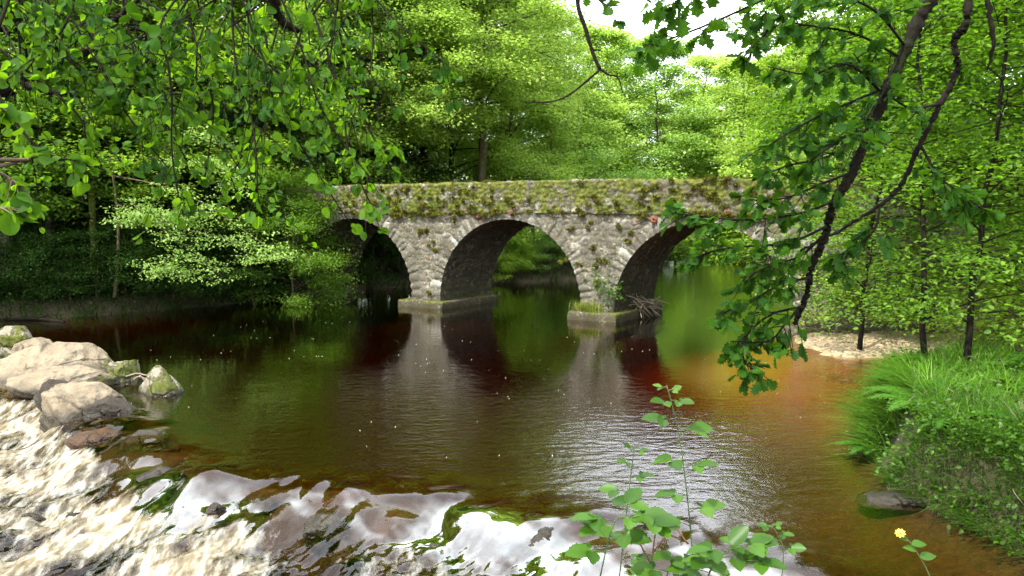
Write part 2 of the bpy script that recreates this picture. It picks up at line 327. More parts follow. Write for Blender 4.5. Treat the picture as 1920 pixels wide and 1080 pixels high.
# ------------------------------------------------------------------ terrain and water
POLY = np.array([(-30, -12), (-27, 8), (-23, 19), (-16.6, 25.0), (-14.4, 25.8), (-12.3, 28), (-9.6, 31.4), (-6.6, 35.8), (-1, 39.4), (3.5, 41.2), (8, 47), (10.3, 53), (12, 63),
    (22, 72), (26, 62), (19, 49), (15, 36), (10.8, 26.2), (8.1, 22.9), (7.3, 20.6), (7.55, 18.6), (10, 18.0), (14, 18.6), (20, 19.5), (20, 17.6), (13, 16.1), (10, 15.0), (8, 13.9), (6.3, 13.1),
    (5.45, 12.0), (5.0, 10.6), (4.6, 9.3), (4.95, 8.0), (5.2, 6.0), (4.3, 4.2), (2.5, 3.3), (0, 3.1), (-5, 2.4), (-9, 0), (-13, -12)], float)
def sdf(x, y, P=POLY, closed=True):
    """distance to the outline; negative inside"""
    d = np.full(x.shape, 1e9); ins = np.zeros(x.shape, bool); n_ = len(P)
    for i in range(n_ if closed else n_-1):
        ax, ay = P[i]; bx, by = P[(i+1) % n_]
        ex, ey = bx-ax, by-ay; t = np.clip(((x-ax)*ex+(y-ay)*ey)/(ex*ex+ey*ey), 0, 1)
        d = np.minimum(d, np.hypot(x-ax-ex*t, y-ay-ey*t))
        if closed:
            c = ((ay > y) != (by > y)) & (x < (bx-ax)*(y-ay)/(by-ay+1e-12)+ax); ins ^= c
    return np.where(ins, -d, d) if closed else d
CREST = np.array([(-24, 18.2), (-13, 17.2), (-10.6, 15.9), (-8.4, 14.9), (-7.0, 12.9), (-5.3, 11.1), (-4.1, 9.7), (-3.1, 9.55), (-2.2, 9.55), (-.7, 8.95), (.6, 8.3), (1.7, 8.0), (2.5, 7.2), (3.6, 5.0), (4.2, 3.0)], float)
def crest_d(x, y):                        # positive downstream of the ledge
    d = sdf(x, y, CREST, False)
    cyy = np.interp(x, CREST[:, 0], CREST[:, 1])
    return np.where(y < cyy, d, -d)
T2 = np.array((.85, -.527)); N2 = np.array((.527, .85))
def sw(x, y): return x*T2[0]+(y-27)*T2[1], x*N2[0]+(y-27)*N2[1]
def pw(s_, w_, z_): return np.stack([s_*T2[0]+w_*N2[0]+0*z_, 27+s_*T2[1]+w_*N2[1]+0*z_, z_+0*s_], -1)
def ground_z(x, y):
    x = np.asarray(x, float); y = np.asarray(y, float)
    d0 = sdf(x, y); d = d0+(fbm(x*.9, y*.9, 4, 3)-.5)*.5*ss(0, 2, abs(x-5)+abs(y-11)-1)
    near = ss(10, 6.5, abs(x-8)+abs(y-9)*.8) * (y < 17)
    cam_b = ss(9, 6, np.hypot(x+1, y))
    bank = .55*ss(0, .9, d)+.5*ss(1, 7, d)+.035*np.clip(d-7, 0, 60)
    bank = bank*(1-near)+near*(.84*ss(-.02, .42, d)+.30*ss(.4, 3.5, d))
    bank = np.maximum(bank, cam_b*(1.7*ss(0, 1.3, d)))
    beach = ss(1.2, .2, np.hypot((x-9.2)/3.2, (y-20.2)/3.0)); bank = bank*(1-beach)+beach*(.10*d+.02)
    s_, w_ = sw(x, y)
    ramp_ = ss(15.5, 21, abs(s_))*ss(3.2, 0, abs(w_-1.65)-1.2)*3.4
    bank = np.maximum(bank, ramp_)
    shallow = ss(6, .5, np.hypot((x-6.6)/1.0, (y-17.5)/1.5)); pz = ss(3.5, 1, np.hypot(x-3, y-24.5))*.5+ss(3.5, 1, np.hypot(x+2.5, y-28.5))*.5
    cd = crest_d(x, y); wk = ss(-2.5, -.2, cd)
    depth = np.minimum(.85, .38*-d); depth = depth*(1-.80*np.maximum(shallow, pz)); depth = depth*(1-wk)+wk*np.minimum(depth, .22)
    depth = depth+ss(0, 1.2, cd)*.75
    z = np.where(d > 0, bank, -depth)
    return z+(fbm(x*1.7, y*1.7, 4, 9)-.5)*.10, d0, beach
def axis(a, fine0, fine1, b, df, dc):
    mid = np.arange(fine0, fine1, df); lo = [fine0]; st = df
    while lo[-1] > a: st = min(dc, st*1.12); lo.append(lo[-1]-st)
    hi = [mid[-1]+df]; st = df
    while hi[-1] < b: st = min(dc, st*1.12); hi.append(hi[-1]+st)
    return np.array(lo[1:][::-1]+list(mid)+hi)
gx = axis(-420, -16, 14, 420, .14, 25); gy = axis(-200, 1, 32, 600, .14, 25)
X, Y = np.meshgrid(gx, gy, indexing='ij')
Z, D0, BE = ground_z(X, Y)
far = ss(55, 130, np.hypot(X, Y-20)); Z = Z*(1-far)+far*(2.5+.05*np.hypot(X, Y-20)*.5)
turf = ss(.35, .8, D0)*ss(9.5, 5, abs(X-9)+abs(Y-9.5))*ss(.35, .65, fbm(X*1.5, Y*1.5, 3, 5)+.15)
turf = np.maximum(turf, ss(38, 55, np.hypot(X, Y-10)))
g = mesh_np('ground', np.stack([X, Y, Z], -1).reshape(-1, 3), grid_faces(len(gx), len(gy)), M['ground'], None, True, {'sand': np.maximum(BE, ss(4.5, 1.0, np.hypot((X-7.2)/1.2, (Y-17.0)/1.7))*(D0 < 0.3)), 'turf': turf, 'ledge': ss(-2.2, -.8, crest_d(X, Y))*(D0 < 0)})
tag(g, kind='structure')

wx = axis(-60, -9.5, 4.6, 60, .025, 1.2); wy = axis(1.5, 7.0, 13.5, 76, .025, 1.2)
X, Y = np.meshgrid(wx, wy, indexing='ij')
cd = crest_d(X, Y)
drop = np.interp(X, [-9, -4, -2, 0, 1.5, 3], [.45, .45, .36, .26, .2, .16])
wob = (fbm(X*1.1+3, Y*.8, 3, 21)-.5)
cdw = cd+wob*.9
Zw = -drop*ss(-.3, 1.25, cdw)
lower = ss(.0, .8, cdw)
chop = ss(.3, 1.3, cdw)*ss(3.5, 2.0, X+.0)
fx = X*.85-Y*.5; fy = X*.5+Y*.85       # along / across the rapids
tb = (fbm(fx*2.0, fy*1.3, 5, 31)-.5)
rid = 1-abs(2*fbm(fx*4.2, fy*2.0, 4, 41)-1)
left = ss(-1.2, -3.6, X)
Zw += chop*(tb*.34+(rid-.6)*.09*left+(fbm(fx*6, fy*3.4, 2, 51)-.5)*.025*(.25+.75*left))
# standing bulges of glassy water over the ledge
Zw += ss(-1.1, -.1, cd)*ss(.9, .1, cd)*((fbm(X*1.3, Y*1.5, 2, 61)-.42)*.20+(fbm(fx*3.0, fy*1.0, 2, 66)-.5)*.05)
Zw += (fbm(X*.6, Y*.9, 3, 71)-.5)*.012
sheet = 7.0*ss(-.25, .1, cd)*ss(1.45, .65, cdw)*ss(.38, .60, fbm(X*1.5+Y*1.2, Y*.9-X*.5, 4, 121))*(.55+.9*fbm(fx*8, fy*1.1, 3, 127))*ss(-6, -4, X)  # patches where sky glare is put on the ledge water by extra mirroring
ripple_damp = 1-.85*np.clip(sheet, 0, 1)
foam = left*ss(.25, .75, cdw+(fbm(fx*2.2, fy*2.2, 4, 81)-.5)*.9)*(.22+.86*fbm(fx*1.6, fy*.9, 4, 83))
foam = np.maximum(foam, ss(-4.4, -6.2, X)*ss(.05, .5, cd)*(.30+.62*fbm(fx*1.4, fy*.8, 4, 87)))
foam = np.maximum(foam, ss(.6, 1.1, cdw)*(1-left)*.50*ss(1.8, .3, X))
foam = np.maximum(foam, .72*ss(.75, .2, np.hypot((X-5.35)/1.2, (Y-25.0)/.5))*(fbm(X*4, Y*9, 3, 5) > .42))
ripple = .40+1.5*ss(20, 11, Y)*(.35+.65*ss(-5, -1, X))+.8*ss(.6, .0, abs(cd))+.5*ss(3, 6, X)
ripple *= ss(-.1, -1.0, cd)*.85+.15+lower*.4
ripple *= (.55+.9*fbm(X*.25, Y*.5, 3, 91))*ripple_damp
nx, ny = len(wx), len(wy)
V = np.stack([X, Y, Zw], -1).reshape(-1, 3)
top = grid_faces(nx, ny)
idx = np.arange(nx*ny).reshape(nx, ny)
rim = np.concatenate([idx[:, 0], idx[-1, 1:], idx[::-1, -1][1:], idx[0, ::-1][1:-1]])
VB = V[rim].copy(); VB[:, 2] = -3.2; nb = len(V); k = np.arange(len(rim)); k2 = (k+1) % len(rim)
side = np.stack([rim[k2], rim[k], nb+k, nb+k2], 1)
# flat bottom closes the body of water
c0 = len(V)+len(VB)
VB2 = np.vstack([VB, [[0, 30, -3.2]]]); botf = np.stack([nb+k2, nb+k, np.full(len(k), c0)], 1)
za = np.zeros(len(VB2))
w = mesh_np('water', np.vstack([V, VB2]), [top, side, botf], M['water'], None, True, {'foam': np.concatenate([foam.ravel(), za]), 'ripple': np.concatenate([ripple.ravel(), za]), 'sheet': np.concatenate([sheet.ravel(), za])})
tag(w, kind='structure')

# ------------------------------------------------------------------ bridge
bridge = empty('stone_bridge', (0, 0, 0)); bridge.location = (0, 27, 0); bridge.rotation_euler = (0, 0, math.atan2(T2[1], T2[0]))
tag(bridge, 'old mossy granite bridge with round arches crossing the brown river', 'bridge')
# local axes: x along the bridge, y into the picture, z up
BW = 3.3
ARCH = [(-7.2, 2.9, .32), (-.19, 2.82, .38), (6.53, 2.74, .40)]
def top_z(s_): return 4.44-.012*np.clip(s_-1, 0, 40)**1.15+.0*s_
def voro(u, v, cu, cv, seed):
    """uneven rubble: returns joint distance and a random number for each stone"""
    y = v/cv; row = np.floor(y); x = u/cu
    best = np.full(x.shape, 9.); sec = np.full(x.shape, 9.); bid = np.zeros(x.shape)
    for dj in (-1, 0, 1):
        r_ = row+dj; off = h2(r_, r_*0+3, seed+5)*2; xx = x+off; col = np.floor(xx)
        for di in (-1, 0, 1, 2):
            c_ = col+di; px_ = c_+.15+.7*h2(c_, r_, seed); py_ = r_+.2+.6*h2(c_, r_, seed+1)
            w_ = .75+.5*h2(c_, r_, seed+2)
            d = np.sqrt(((xx-px_)*1.0)**2+((y-py_)*1.05)**2)*w_
            nb_ = d < best; sec = np.where(nb_, best, np.minimum(sec, d)); bid = np.where(nb_, h2(c_, r_, seed+7), bid); best = np.where(nb_, d, best)
    return sec-best, bid
def stone_relief(u, v, cu, cv, seed, amp):
    u2 = u+(fbm(u*3, v*3, 3, seed)-.5)*.16; v2 = v+(fbm(u*3, v*3, 3, seed+50)-.5)*.14
    j, idc = voro(u2, v2, cu, cv, seed); r_ = ss(0, .35, j)
    return amp*(r_*(.45+.5*idc)+(fbm(u*6, v*6, 4, seed+9)-.5)*1.5), j, idc
def wall_panel(acc, s0, s1, lo, hi, ns, nz_, y0, seed, amp, cu=.34, cv=.19, svals=None):
    S = np.linspace(s0, s1, ns) if svals is None else svals; ns = len(S)
    t_ = np.linspace(0, 1, nz_)[None, :]
    lo_ = lo(S)[:, None]; hi_ = hi(S)[:, None]; Zc = lo_+(hi_-lo_)*t_; Sc = S[:, None]+0*Zc
    hgt_, j, idc = stone_relief(Sc, Zc, cu, cv, seed, amp)
    Vv = np.stack([Sc, y0-hgt_, Zc], -1).reshape(-1, 3)
    acc['V'].append(Vv); acc['F'].append(grid_faces(ns, nz_, acc['n'])); acc['n'] += len(Vv); acc['c'].append(idc.ravel()); acc['j'].append(j.ravel())
def newacc(): return dict(V=[], F=[], n=0, c=[], j=[])
def accbuild(a, name, mat, parent, smooth=True):
    return mesh_np(name, np.concatenate(a['V']), [np.concatenate(a['F'])], mat, parent, smooth, {'cell': np.concatenate(a['c']), 'joint': np.concatenate(a['j'])})
def bend_z(s_): return 3.40+0*s_-.010*np.clip(s_-1, 0, 40)**1.15
A = newacc()
zlo = lambda v: (lambda s_: v+0*s_)
def hiw(s_): return bend_z(s_)
def archf(c, r, zs): return lambda s_: zs+np.sqrt(np.clip(r*r-(s_-c)**2, 0, None))
segs = []
e = [-16.0]
for c, r, zs in ARCH: e += [c-r, c+r]
e += [17.5]
for i in range(0, len(e), 2):
    wall_panel(A, e[i], e[i+1], zlo(-.6), hiw, int((e[i+1]-e[i])/.04)+2, 90, 0, 11, .028)
for c, r, zs in ARCH:
    th = np.linspace(math.pi, 0, 170); svals = c+r*np.cos(th)
    wall_panel(A, 0, 0, archf(c, r, zs), hiw, 0, 56, 0, 11, .028, svals=svals)
    for sgn in (-1, 1):        # strip of wall between pier foot level and springing is the pier itself
        pass
accbuild(A, 'spandrel_wall', M['masonry'], bridge)
# rear wall, plainer
A = newacc()
for i in range(0, len(e), 2): wall_panel(A, e[i], e[i+1], zlo(-.6), hiw, 40, 24, 0, 12, .03)
for c, r, zs in ARCH: wall_panel(A, 0, 0, archf(c, r, zs), hiw, 0, 16, 0, 12, .03, svals=c+r*np.cos(np.linspace(math.pi, 0, 60)))
for v in A['V']: v[:, 1] = BW-v[:, 1]
A['F'] = [f_[:, ::-1] for f_ in A['F']]
accbuild(A, 'rear_wall', M['masonry'], bridge)
# vaults with their jambs
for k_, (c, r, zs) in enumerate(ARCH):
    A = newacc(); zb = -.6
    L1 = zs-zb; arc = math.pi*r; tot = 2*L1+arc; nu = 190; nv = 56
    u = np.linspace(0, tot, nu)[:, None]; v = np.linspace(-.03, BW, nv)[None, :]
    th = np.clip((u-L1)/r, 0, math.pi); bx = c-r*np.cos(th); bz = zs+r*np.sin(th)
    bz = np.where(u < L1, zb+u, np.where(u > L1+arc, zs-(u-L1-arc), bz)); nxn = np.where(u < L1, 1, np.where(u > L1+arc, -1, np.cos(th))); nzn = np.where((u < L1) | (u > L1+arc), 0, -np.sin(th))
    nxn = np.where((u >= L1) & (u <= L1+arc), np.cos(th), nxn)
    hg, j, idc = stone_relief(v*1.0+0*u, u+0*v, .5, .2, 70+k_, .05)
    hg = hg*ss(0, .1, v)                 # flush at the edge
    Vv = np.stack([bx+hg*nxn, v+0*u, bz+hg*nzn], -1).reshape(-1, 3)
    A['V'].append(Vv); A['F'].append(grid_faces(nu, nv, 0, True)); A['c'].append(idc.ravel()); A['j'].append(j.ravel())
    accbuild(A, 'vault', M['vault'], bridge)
# rings of voussoirs, standing a little proud
for k_, (c, r, zs) in enumerate(ARCH):
    A = newacc(); rr_ = random.Random(5+k_); nst = 36; cuts = [0]
    for i in range(nst): cuts.append(cuts[-1]+rr_.uniform(.6, 1.4))
    cuts = np.array(cuts)/cuts[-1]*math.pi
    for i in range(nst):
        if rr_.random() < .0: continue
        t0, t1 = cuts[i]+.003, cuts[i+1]-.003; ln = rr_.uniform(.38, .62); ln = min(ln, .62)
        pr = rr_.uniform(.035, .06); na, nb_ = 7, 12
        ta = np.linspace(t0, t1, na)[:, None]; tb_ = np.linspace(0, 1, nb_)[None, :]
        rad = r-.012+ln*tb_+0*ta; ang = ta+0*tb_+(fbm(ta*9+i, tb_*4, 2, 3)-.5)*.010
        edge = np.minimum(np.minimum((ta-t0)/(t1-t0), (t1-ta)/(t1-t0))*2.2, np.minimum(tb_+.15, (1-tb_)*.5)*4); ed = ss(0, .7, edge)
        hh_ = pr*ed+(fbm(ang*30, rad*12, 3, i)-.5)*.045
        x_ = c-rad*np.cos(ang); z_ = zs+rad*np.sin(ang)
        Vv = np.stack([x_, -hh_, z_], -1).reshape(-1, 3)
        A['V'].append(Vv); A['F'].append(grid_faces(na, nb_, A['n'], True)); A['n'] += len(Vv)
        A['c'].append(np.full(len(Vv), rr_.random())); A['j'].append((ed*.6).ravel()+0*Vv[:, 0])
    accbuild(A, 'arch_ring', M['ring'], bridge)
# parapets: front face, top, back face in one rounded section
for nm, y0, y1, seed in (('parapet', -.05, .38, 15), ('parapet', BW+.05, BW-.38, 16)):
    A = newacc(); fine = nm == 'parapet' and y0 < 0
    S = np.arange(-16, 17.5, .04 if fine else .15); nprof = 46
    tt = np.linspace(0, 1, nprof)[None, :]; Sc = S[:, None]+0*tt
    lo_ = bend_z(Sc); hi_ = top_z(Sc)+(fbm(Sc*.8, Sc*0, 3, seed)-.5)*.06; hgt_l = hi_-lo_
    a_, b_ = .60, .76
    yy = np.where(tt < a_, y0, np.where(tt < b_, y0+(y1-y0)*(tt-a_)/(b_-a_), y1)); zz = np.where(tt < a_, lo_+hgt_l*tt/a_, np.where(tt < b_, hi_, hi_-hgt_l*(tt-b_)/(1-b_)))
    arc = np.where(tt < a_, zz, np.where(tt < b_, hi_+abs(yy-y0), hi_+abs(y1-y0)+(hi_-zz)))
    rel, j, idc = stone_relief(Sc, arc, .28, .155, seed, .045)
    sg = np.sign(y1-y0)
    yy = yy-sg*rel*np.where(tt < a_, 1, np.where(tt < b_, 0, -1)); zz = zz+rel*np.where((tt >= a_-.02) & (tt < b_+.02), .9, 0)
    if fine:                      # the crack near the left pier
        crack = np.exp(-((Sc-(-2.35)-.10*np.sin((arc-3.4)*5)+.12*(arc-4.4))/.045)**2)*(arc > 4.02)*(tt < b_)
        yy = yy+crack*.22; zz = zz-crack*(arc > hi_-.15)*.16; j = np.where(crack > .3, 0, j)
        crack2 = 0
    Vv = np.stack([Sc, yy, zz], -1).reshape(-1, 3)
    A['V'].append(Vv); A['F'].append(grid_faces(len(S), nprof, 0, y0 > 1)); A['c'].append(idc.ravel()); A['j'].append(j.ravel())
    accbuild(A, nm, M['parapet'], bridge)
# road between the parapets
a = Acc(); S = np.linspace(-16, 17.5, 60); Vv = np.stack([np.repeat(S, 2), np.tile([.3, BW-.3], 60), np.repeat(bend_z(S)+.05, 2)], -1); a.add(Vv, grid_faces(60, 2)); a.build('road_surface', M['ground'], bridge)
# plinths of the piers
def plinth(poly, zt, nm='pier_base'):
    P = np.array(poly, float); per = [P[0]]; 
    pts = []
    for i in range(len(P)):
        p0, p1 = P[i], P[(i+1) % len(P)]; k__ = max(2, int(np.linalg.norm(p1-p0)/.08))
        for t_ in np.linspace(0, 1, k__, endpoint=False): pts.append(p0+(p1-p0)*t_)
    pts = np.array(pts); cen = pts.mean(0); n_ = len(pts); lev = [(-.7, 1), (-.3, 1), (0, 1), (zt*.5, 1), (zt*.85, 1), (zt, .985), (zt+.012, .93), (zt+.015, .5), (zt+.015, 0)]
    Vv = []; 
    for i, (z_, sc_) in enumerate(lev):
        q = cen+(pts-cen)*sc_; dn = (q-cen)/(np.linalg.norm(q-cen, axis=1)[:, None]+1e-6)
        nn = (fbm(q[:, 0]*5+z_*4, q[:, 1]*5, 3, 4)-.5)*(.07 if i < 7 else 0)
        q = q+dn*nn[:, None]; Vv.append(np.c_[q, np.full(n_, z_)+(fbm(q[:, 0]*3, q[:, 1]*3, 3, 8)-.5)*.05*(i > 3)])
    Vv = np.vstack(Vv); i = np.arange(len(lev)-1)[:, None]; j = np.arange(n_)[None, :]; f_ = np.stack([i*n_+j, i*n_+(j+1) % n_, (i+1)*n_+(j+1) % n_, (i+1)*n_+j], -1).reshape(-1, 4)
    return mesh_np(nm, Vv, [f_], M['plinth'], bridge, True, {'cell': fbm(Vv[:, 0]*1.2, Vv[:, 1]*1.2, 2, 2), 'joint': np.ones(len(Vv))})
plinth([(-4.75, -.30), (-2.72, -.34), (-2.55, 3.0), (-4.75, 3.3)], .24)
plinth([(2.35, -.42), (4.02, -.40), (4.25, 2.4), (4.1, 3.3), (2.3, 3.3)], .27)
plinth([(-12.5, -.3), (-9.75, -.3), (-9.7, 3.4), (-12.5, 3.4)], .30)
plinth([(9.0, -.3), (12, -.3), (12, 3.4), (9.0, 3.4)], .24)
# iron tie plates with a hole
def tie(s_, z_, w_=.17):
    a = Acc(); h_ = .03; q = [(-w_/2, -w_/2), (w_/2, -w_/2), (w_/2, w_/2), (-w_/2, w_/2)]; qi = [(x*.32, y*.32) for x, y in q]
    Vv = [(x, -.13, z) for x, z in q]+[(x, -.13, z) for x, z in qi]+[(x, -.0, z) for x, z in q]+[(x, -.03, z) for x, z in qi]
    f_ = []
    for i in range(4):
        j = (i+1) % 4; f_ += [(i, j, 4+j, 4+i), (8+i, 8+j, j, i), (4+i, 4+j, 12+j, 12+i)]
    f_.append((12, 13, 14, 15)); a.add(np.array(Vv)+np.array((s_, 0, z_)), np.array(f_)); a.build('tie_plate', M['rust'], bridge)
for px_, py_ in ((1228, 412), (900, 405), (961, 398), (1365, 398)):
    r_ = ray(px_, py_)
    # meets the face of the bridge
    t_ = 27*.85/(r_[0]*N2[0]+r_[1]*N2[1]); x_, y_, z_ = r_[0]*t_, r_[1]*t_, H+r_[2]*t_
    tie(float(sw(x_, y_)[0]), z_, .19 if px_ == 1228 else .14)
# cushions of moss on the parapet and the string line
a = Acc(); rr_ = np.random.RandomState(3)
def moss_blob(s_, z_, y_, w_, h_, n_=70):
    P = np.stack([rr_.normal(0, w_*.5, n_), np.zeros(n_), rr_.normal(0, h_*.5, n_)], 1); dd = np.exp(-((P[:, 0]/w_)**2+(P[:, 2]/h_)**2)); P[:, 1] = -dd*.06*rr_.rand(n_)-.01
    P += (s_, y_, z_); sz_ = rr_.uniform(.012, .03, n_)
    q = rr_.normal(0, 1, (n_, 4, 3))*sz_[:, None, None]; Vv = (P[:, None, :]+q).reshape(-1, 3); a.add(Vv, np.arange(n_*4).reshape(-1, 4))
for i in range(330):
    s_ = rr_.uniform(-7.5, 12); k__ = rr_.rand()
    if fbm(np.array(s_*.55), np.array(.3), 2, 7) < .40 and rr_.rand() < .6: continue
    if k__ < .45: moss_blob(s_, float(bend_z(s_))+rr_.normal(.0, .05), -.11, rr_.uniform(.08, .22), .05)
    elif k__ < .85: moss_blob(s_, rr_.uniform(3.5, 4.4), -.11, rr_.uniform(.06, .17), rr_.uniform(.04, .09))
    else: moss_blob(s_, float(top_z(s_))+.03, rr_.uniform(0, .3), rr_.uniform(.1, .3), .02)
for s_, z_ in ((-3.9, 2.75), (-3.6, 2.75), (-3.45, 2.35), (-3.25, 2.1), (-3.7, 2.8), (3.2, 2.0), (3.45, 1.9), (2.9, 1.7), (2.6, 1.75), (3.1, 2.3), (4.1, 2.6), (4.25, 2.75), (2.1, 1.85), (-3.4, .55), (3.2, 1.2), (2.4, 2.9), (-2.4, 3.2), (2.9, 3.0), (3.8, 3.0)):
    for _ in range(2): moss_blob(s_+rr_.normal(0, .09), z_+rr_.normal(0, .05), -.045, .085, .045, 45)
mo = a.build('moss', M['moss'], bridge); mo['kind'] = 'stuff'

# ------------------------------------------------------------------ plants: leaves, trees
rng = np.random.RandomState(11)
QL = (np.array([(0, 0, 0), (-.42, .45, .10), (0, 1, -.05), (.42, .45, .10)], float), np.array([[0, 1, 2, 3]]))              # small leaf, folded along the rib
def half_leaf(pl, droop=.12):
    n_ = len(pl); Vv = [(0, 0, 0)]+[(-x, y, .25*abs(x)-droop*y*y) for x, y in pl]+[(0, 1, -droop)]+[(x, y, .25*abs(x)-droop*y*y) for x, y in pl]
    f_ = [list(range(0, n_+2)), [0, n_+1]+list(range(2*n_+1, n_+1, -1))]
    return np.array(Vv, float), np.array(f_)
ROUND = half_leaf([(.20, .04), (.36, .18), (.45, .38), (.46, .60), (.37, .80), (.20, .95)], .30)
OVATE = half_leaf([(.20, .08), (.33, .28), (.31, .52), (.17, .78)])
BRAM = half_leaf([(.17, .05), (.27, .16), (.26, .20), (.34, .31), (.32, .35), (.37, .47), (.33, .51), (.33, .62), (.28, .66), (.25, .77), (.18, .80), (.13, .90)])
OAK = half_leaf([(.07, .12), (.20, .20), (.13, .29), (.33, .40), (.19, .50), (.40, .62), (.24, .70), (.30, .84), (.13, .88)])
def orient(d, nrm):
    d = d/(np.linalg.norm(d, axis=1)[:, None]+1e-9); x = np.cross(d, nrm); x /= np.linalg.norm(x, axis=1)[:, None]+1e-9; z = np.cross(x, d)
    return x, d, z
def add_leaves(acc, tmpl, P, d, nrm, size):
    tv, tf = tmpl; x, y, z = orient(d, nrm); n_ = len(P)
    Vv = P[:, None, :]+size[:, None, None]*(tv[None, :, 0:1]*x[:, None, :]+tv[None, :, 1:2]*y[:, None, :]+tv[None, :, 2:3]*z[:, None, :])
    f_ = (tf[None]+(np.arange(n_)*len(tv))[:, None, None]).reshape(-1, tf.shape[1]); acc.add(Vv.reshape(-1, 3), f_)
def cluster(acc, c, n_, sig, size, tmpl=QL, flat=.8, out=None, rs=rng):
    P = rs.normal(0, 1, (n_, 3))*np.asarray(sig); d = rs.normal(0, 1, (n_, 3))*(1, 1, .35)
    if out is not None: d += np.asarray(out)*1.0
    d[:, 2] -= .25
    nr = rs.normal(0, 1, (n_, 3))*(1-flat)+np.array((0, 0, 1.))*flat
    add_leaves(acc, tmpl, P+c, d, nr, size*rs.uniform(.65, 1.3, n_))
def tree_proto(h, cb, rad, nl, leaf, ncl, per, seed, droop=.15, lean=0., trad=.16, tmpl=QL, top=.35, sub=4, sigk=1.0, flat=.8):
    """trunk with limbs, and a crown of leaf sprays carried by the limbs; returns two mesh data blocks"""
    rs = np.random.RandomState(seed); W = Acc(); Lf = Acc()
    zt = np.linspace(0, h, 12); wx_ = np.cumsum(rs.normal(0, .012*h, 12))*.6; wy_ = np.cumsum(rs.normal(0, .012*h, 12))*.6; wx_ -= wx_[0]; wy_ -= wy_[0]
    P = np.stack([wx_+lean*zt, wy_, zt-.3*(zt == 0)], 1); W.tube(P, trad*(1.15-zt/h)**.9*np.where(zt < .5, 1.25, 1), 8, .15)
    cents = []
    for i in range(nl):
        t = cb+(1-cb)*((i+.5)/nl); zz = t*h; b = np.array([np.interp(zz, zt, P[:, k]) for k in range(3)])
        prof = math.sin(math.pi*min(1, max(.0, (t-cb)/(1-cb)*(1-top)+top*.9)))**.7; Lh = rad*max(.18, prof)*rs.uniform(.7, 1.2)
        az = i*2.399+rs.normal(0, .5); up = rs.uniform(.15, .6)+.5*(t > .85)
        dv = np.array((math.cos(az), math.sin(az), up)); q = np.linspace(0, 1, 6)[:, None]
        side_ = np.array((-math.sin(az), math.cos(az), 0))*rs.normal(0, .12)*Lh
        B = b+dv*Lh*q+side_*q**2+np.array((0, 0, -1.))*(droop+.25*up)*Lh*q**2+rs.normal(0, .02*Lh, (6, 3))*q
        W.tube(B, trad*.34*(1.05-t*.6)*(1.08-q[:, 0])**.8, 5)
        for k in range(sub):
            t0 = rs.uniform(.25, 1); sidx = t0*5; b0 = B[int(min(4, sidx))]*(1-(sidx % 1))+B[int(min(4, sidx))+1]*(sidx % 1) if sidx < 5 else B[5]
            a2 = az+rs.choice([-1, 1])*rs.uniform(.4, 1.1); l2 = Lh*rs.uniform(.22, .45)
            d2 = np.array((math.cos(a2), math.sin(a2), rs.uniform(-.1, .35))); q2 = np.linspace(0, 1, 4)[:, None]
            B2 = b0+d2*l2*q2-np.array((0, 0, 1))*.2*l2*q2**2; W.tube(B2, trad*.10*(1.1-q2[:, 0]), 4)
            for q_ in (.35, .7, 1.): cents.append((b0+d2*l2*q_-np.array((0, 0, .2))*l2*q_**2, d2))
        for q_ in (.55, .8, 1.): cents.append((b+dv*Lh*q_+side_*q_**2+np.array((0, 0, -1.))*(droop+.25*up)*Lh*q_**2, dv))
    idx_ = rs.permutation(len(cents))[:ncl]
    for i in idx_:
        c_, dv = cents[i]; s_ = rs.uniform(.7, 1.35)*sigk
        cluster(Lf, c_, int(per*rs.uniform(.5, 1.5)), (.40*s_, .40*s_, .19*s_), leaf, tmpl, flat, dv*.7, rs)
    return W, Lf
TREES = {}
def register(key, barkm, leafm, name='tree', *args, **kw):
    W, Lf = tree_proto(*args, **kw); t_ = W.build('trunk', barkm, None, True); c_ = Lf.build('crown', leafm, None)
    TREES[key] = (t_.data, c_.data); bpy.data.objects.remove(t_); bpy.data.objects.remove(c_)
register('tall', M['bark'], M['leaf_mid'], 'tree', 21, .16, 4.3, 60, .13, 620, 112, 1)
register('tall_b', M['bark'], M['leaf_bright'], 'tree', 20, .12, 4.6, 58, .14, 600, 112, 2)
register('slim', M['bark'], M['leaf_bright'], 'tree', 17, .14, 3.4, 54, .13, 500, 105, 3, trad=.12)
register('cool', M['bark'], M['leaf_cool'], 'tree', 18, .10, 4.3, 56, .13, 600, 110, 4, trad=.13)
register('open', M['bark'], M['leaf_bright'], 'tree', 20, .30, 4.2, 50, .14, 480, 110, 12, trad=.19)
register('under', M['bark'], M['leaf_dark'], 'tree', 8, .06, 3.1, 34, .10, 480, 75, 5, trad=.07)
register('far', M['bark'], M['leaf_far_hazed'], 'tree', 16, .06, 4.6, 44, .22, 430, 84, 6, trad=.16, sigk=1.25)
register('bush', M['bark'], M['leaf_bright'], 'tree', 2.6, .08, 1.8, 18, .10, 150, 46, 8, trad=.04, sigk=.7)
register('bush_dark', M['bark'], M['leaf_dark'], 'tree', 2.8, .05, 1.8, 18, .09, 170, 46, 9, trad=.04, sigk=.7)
register('bush_cool', M['bark'], M['leaf_cool'], 'tree', 3.2, .05, 2.0, 20, .09, 190, 50, 10, trad=.04, sigk=.7)
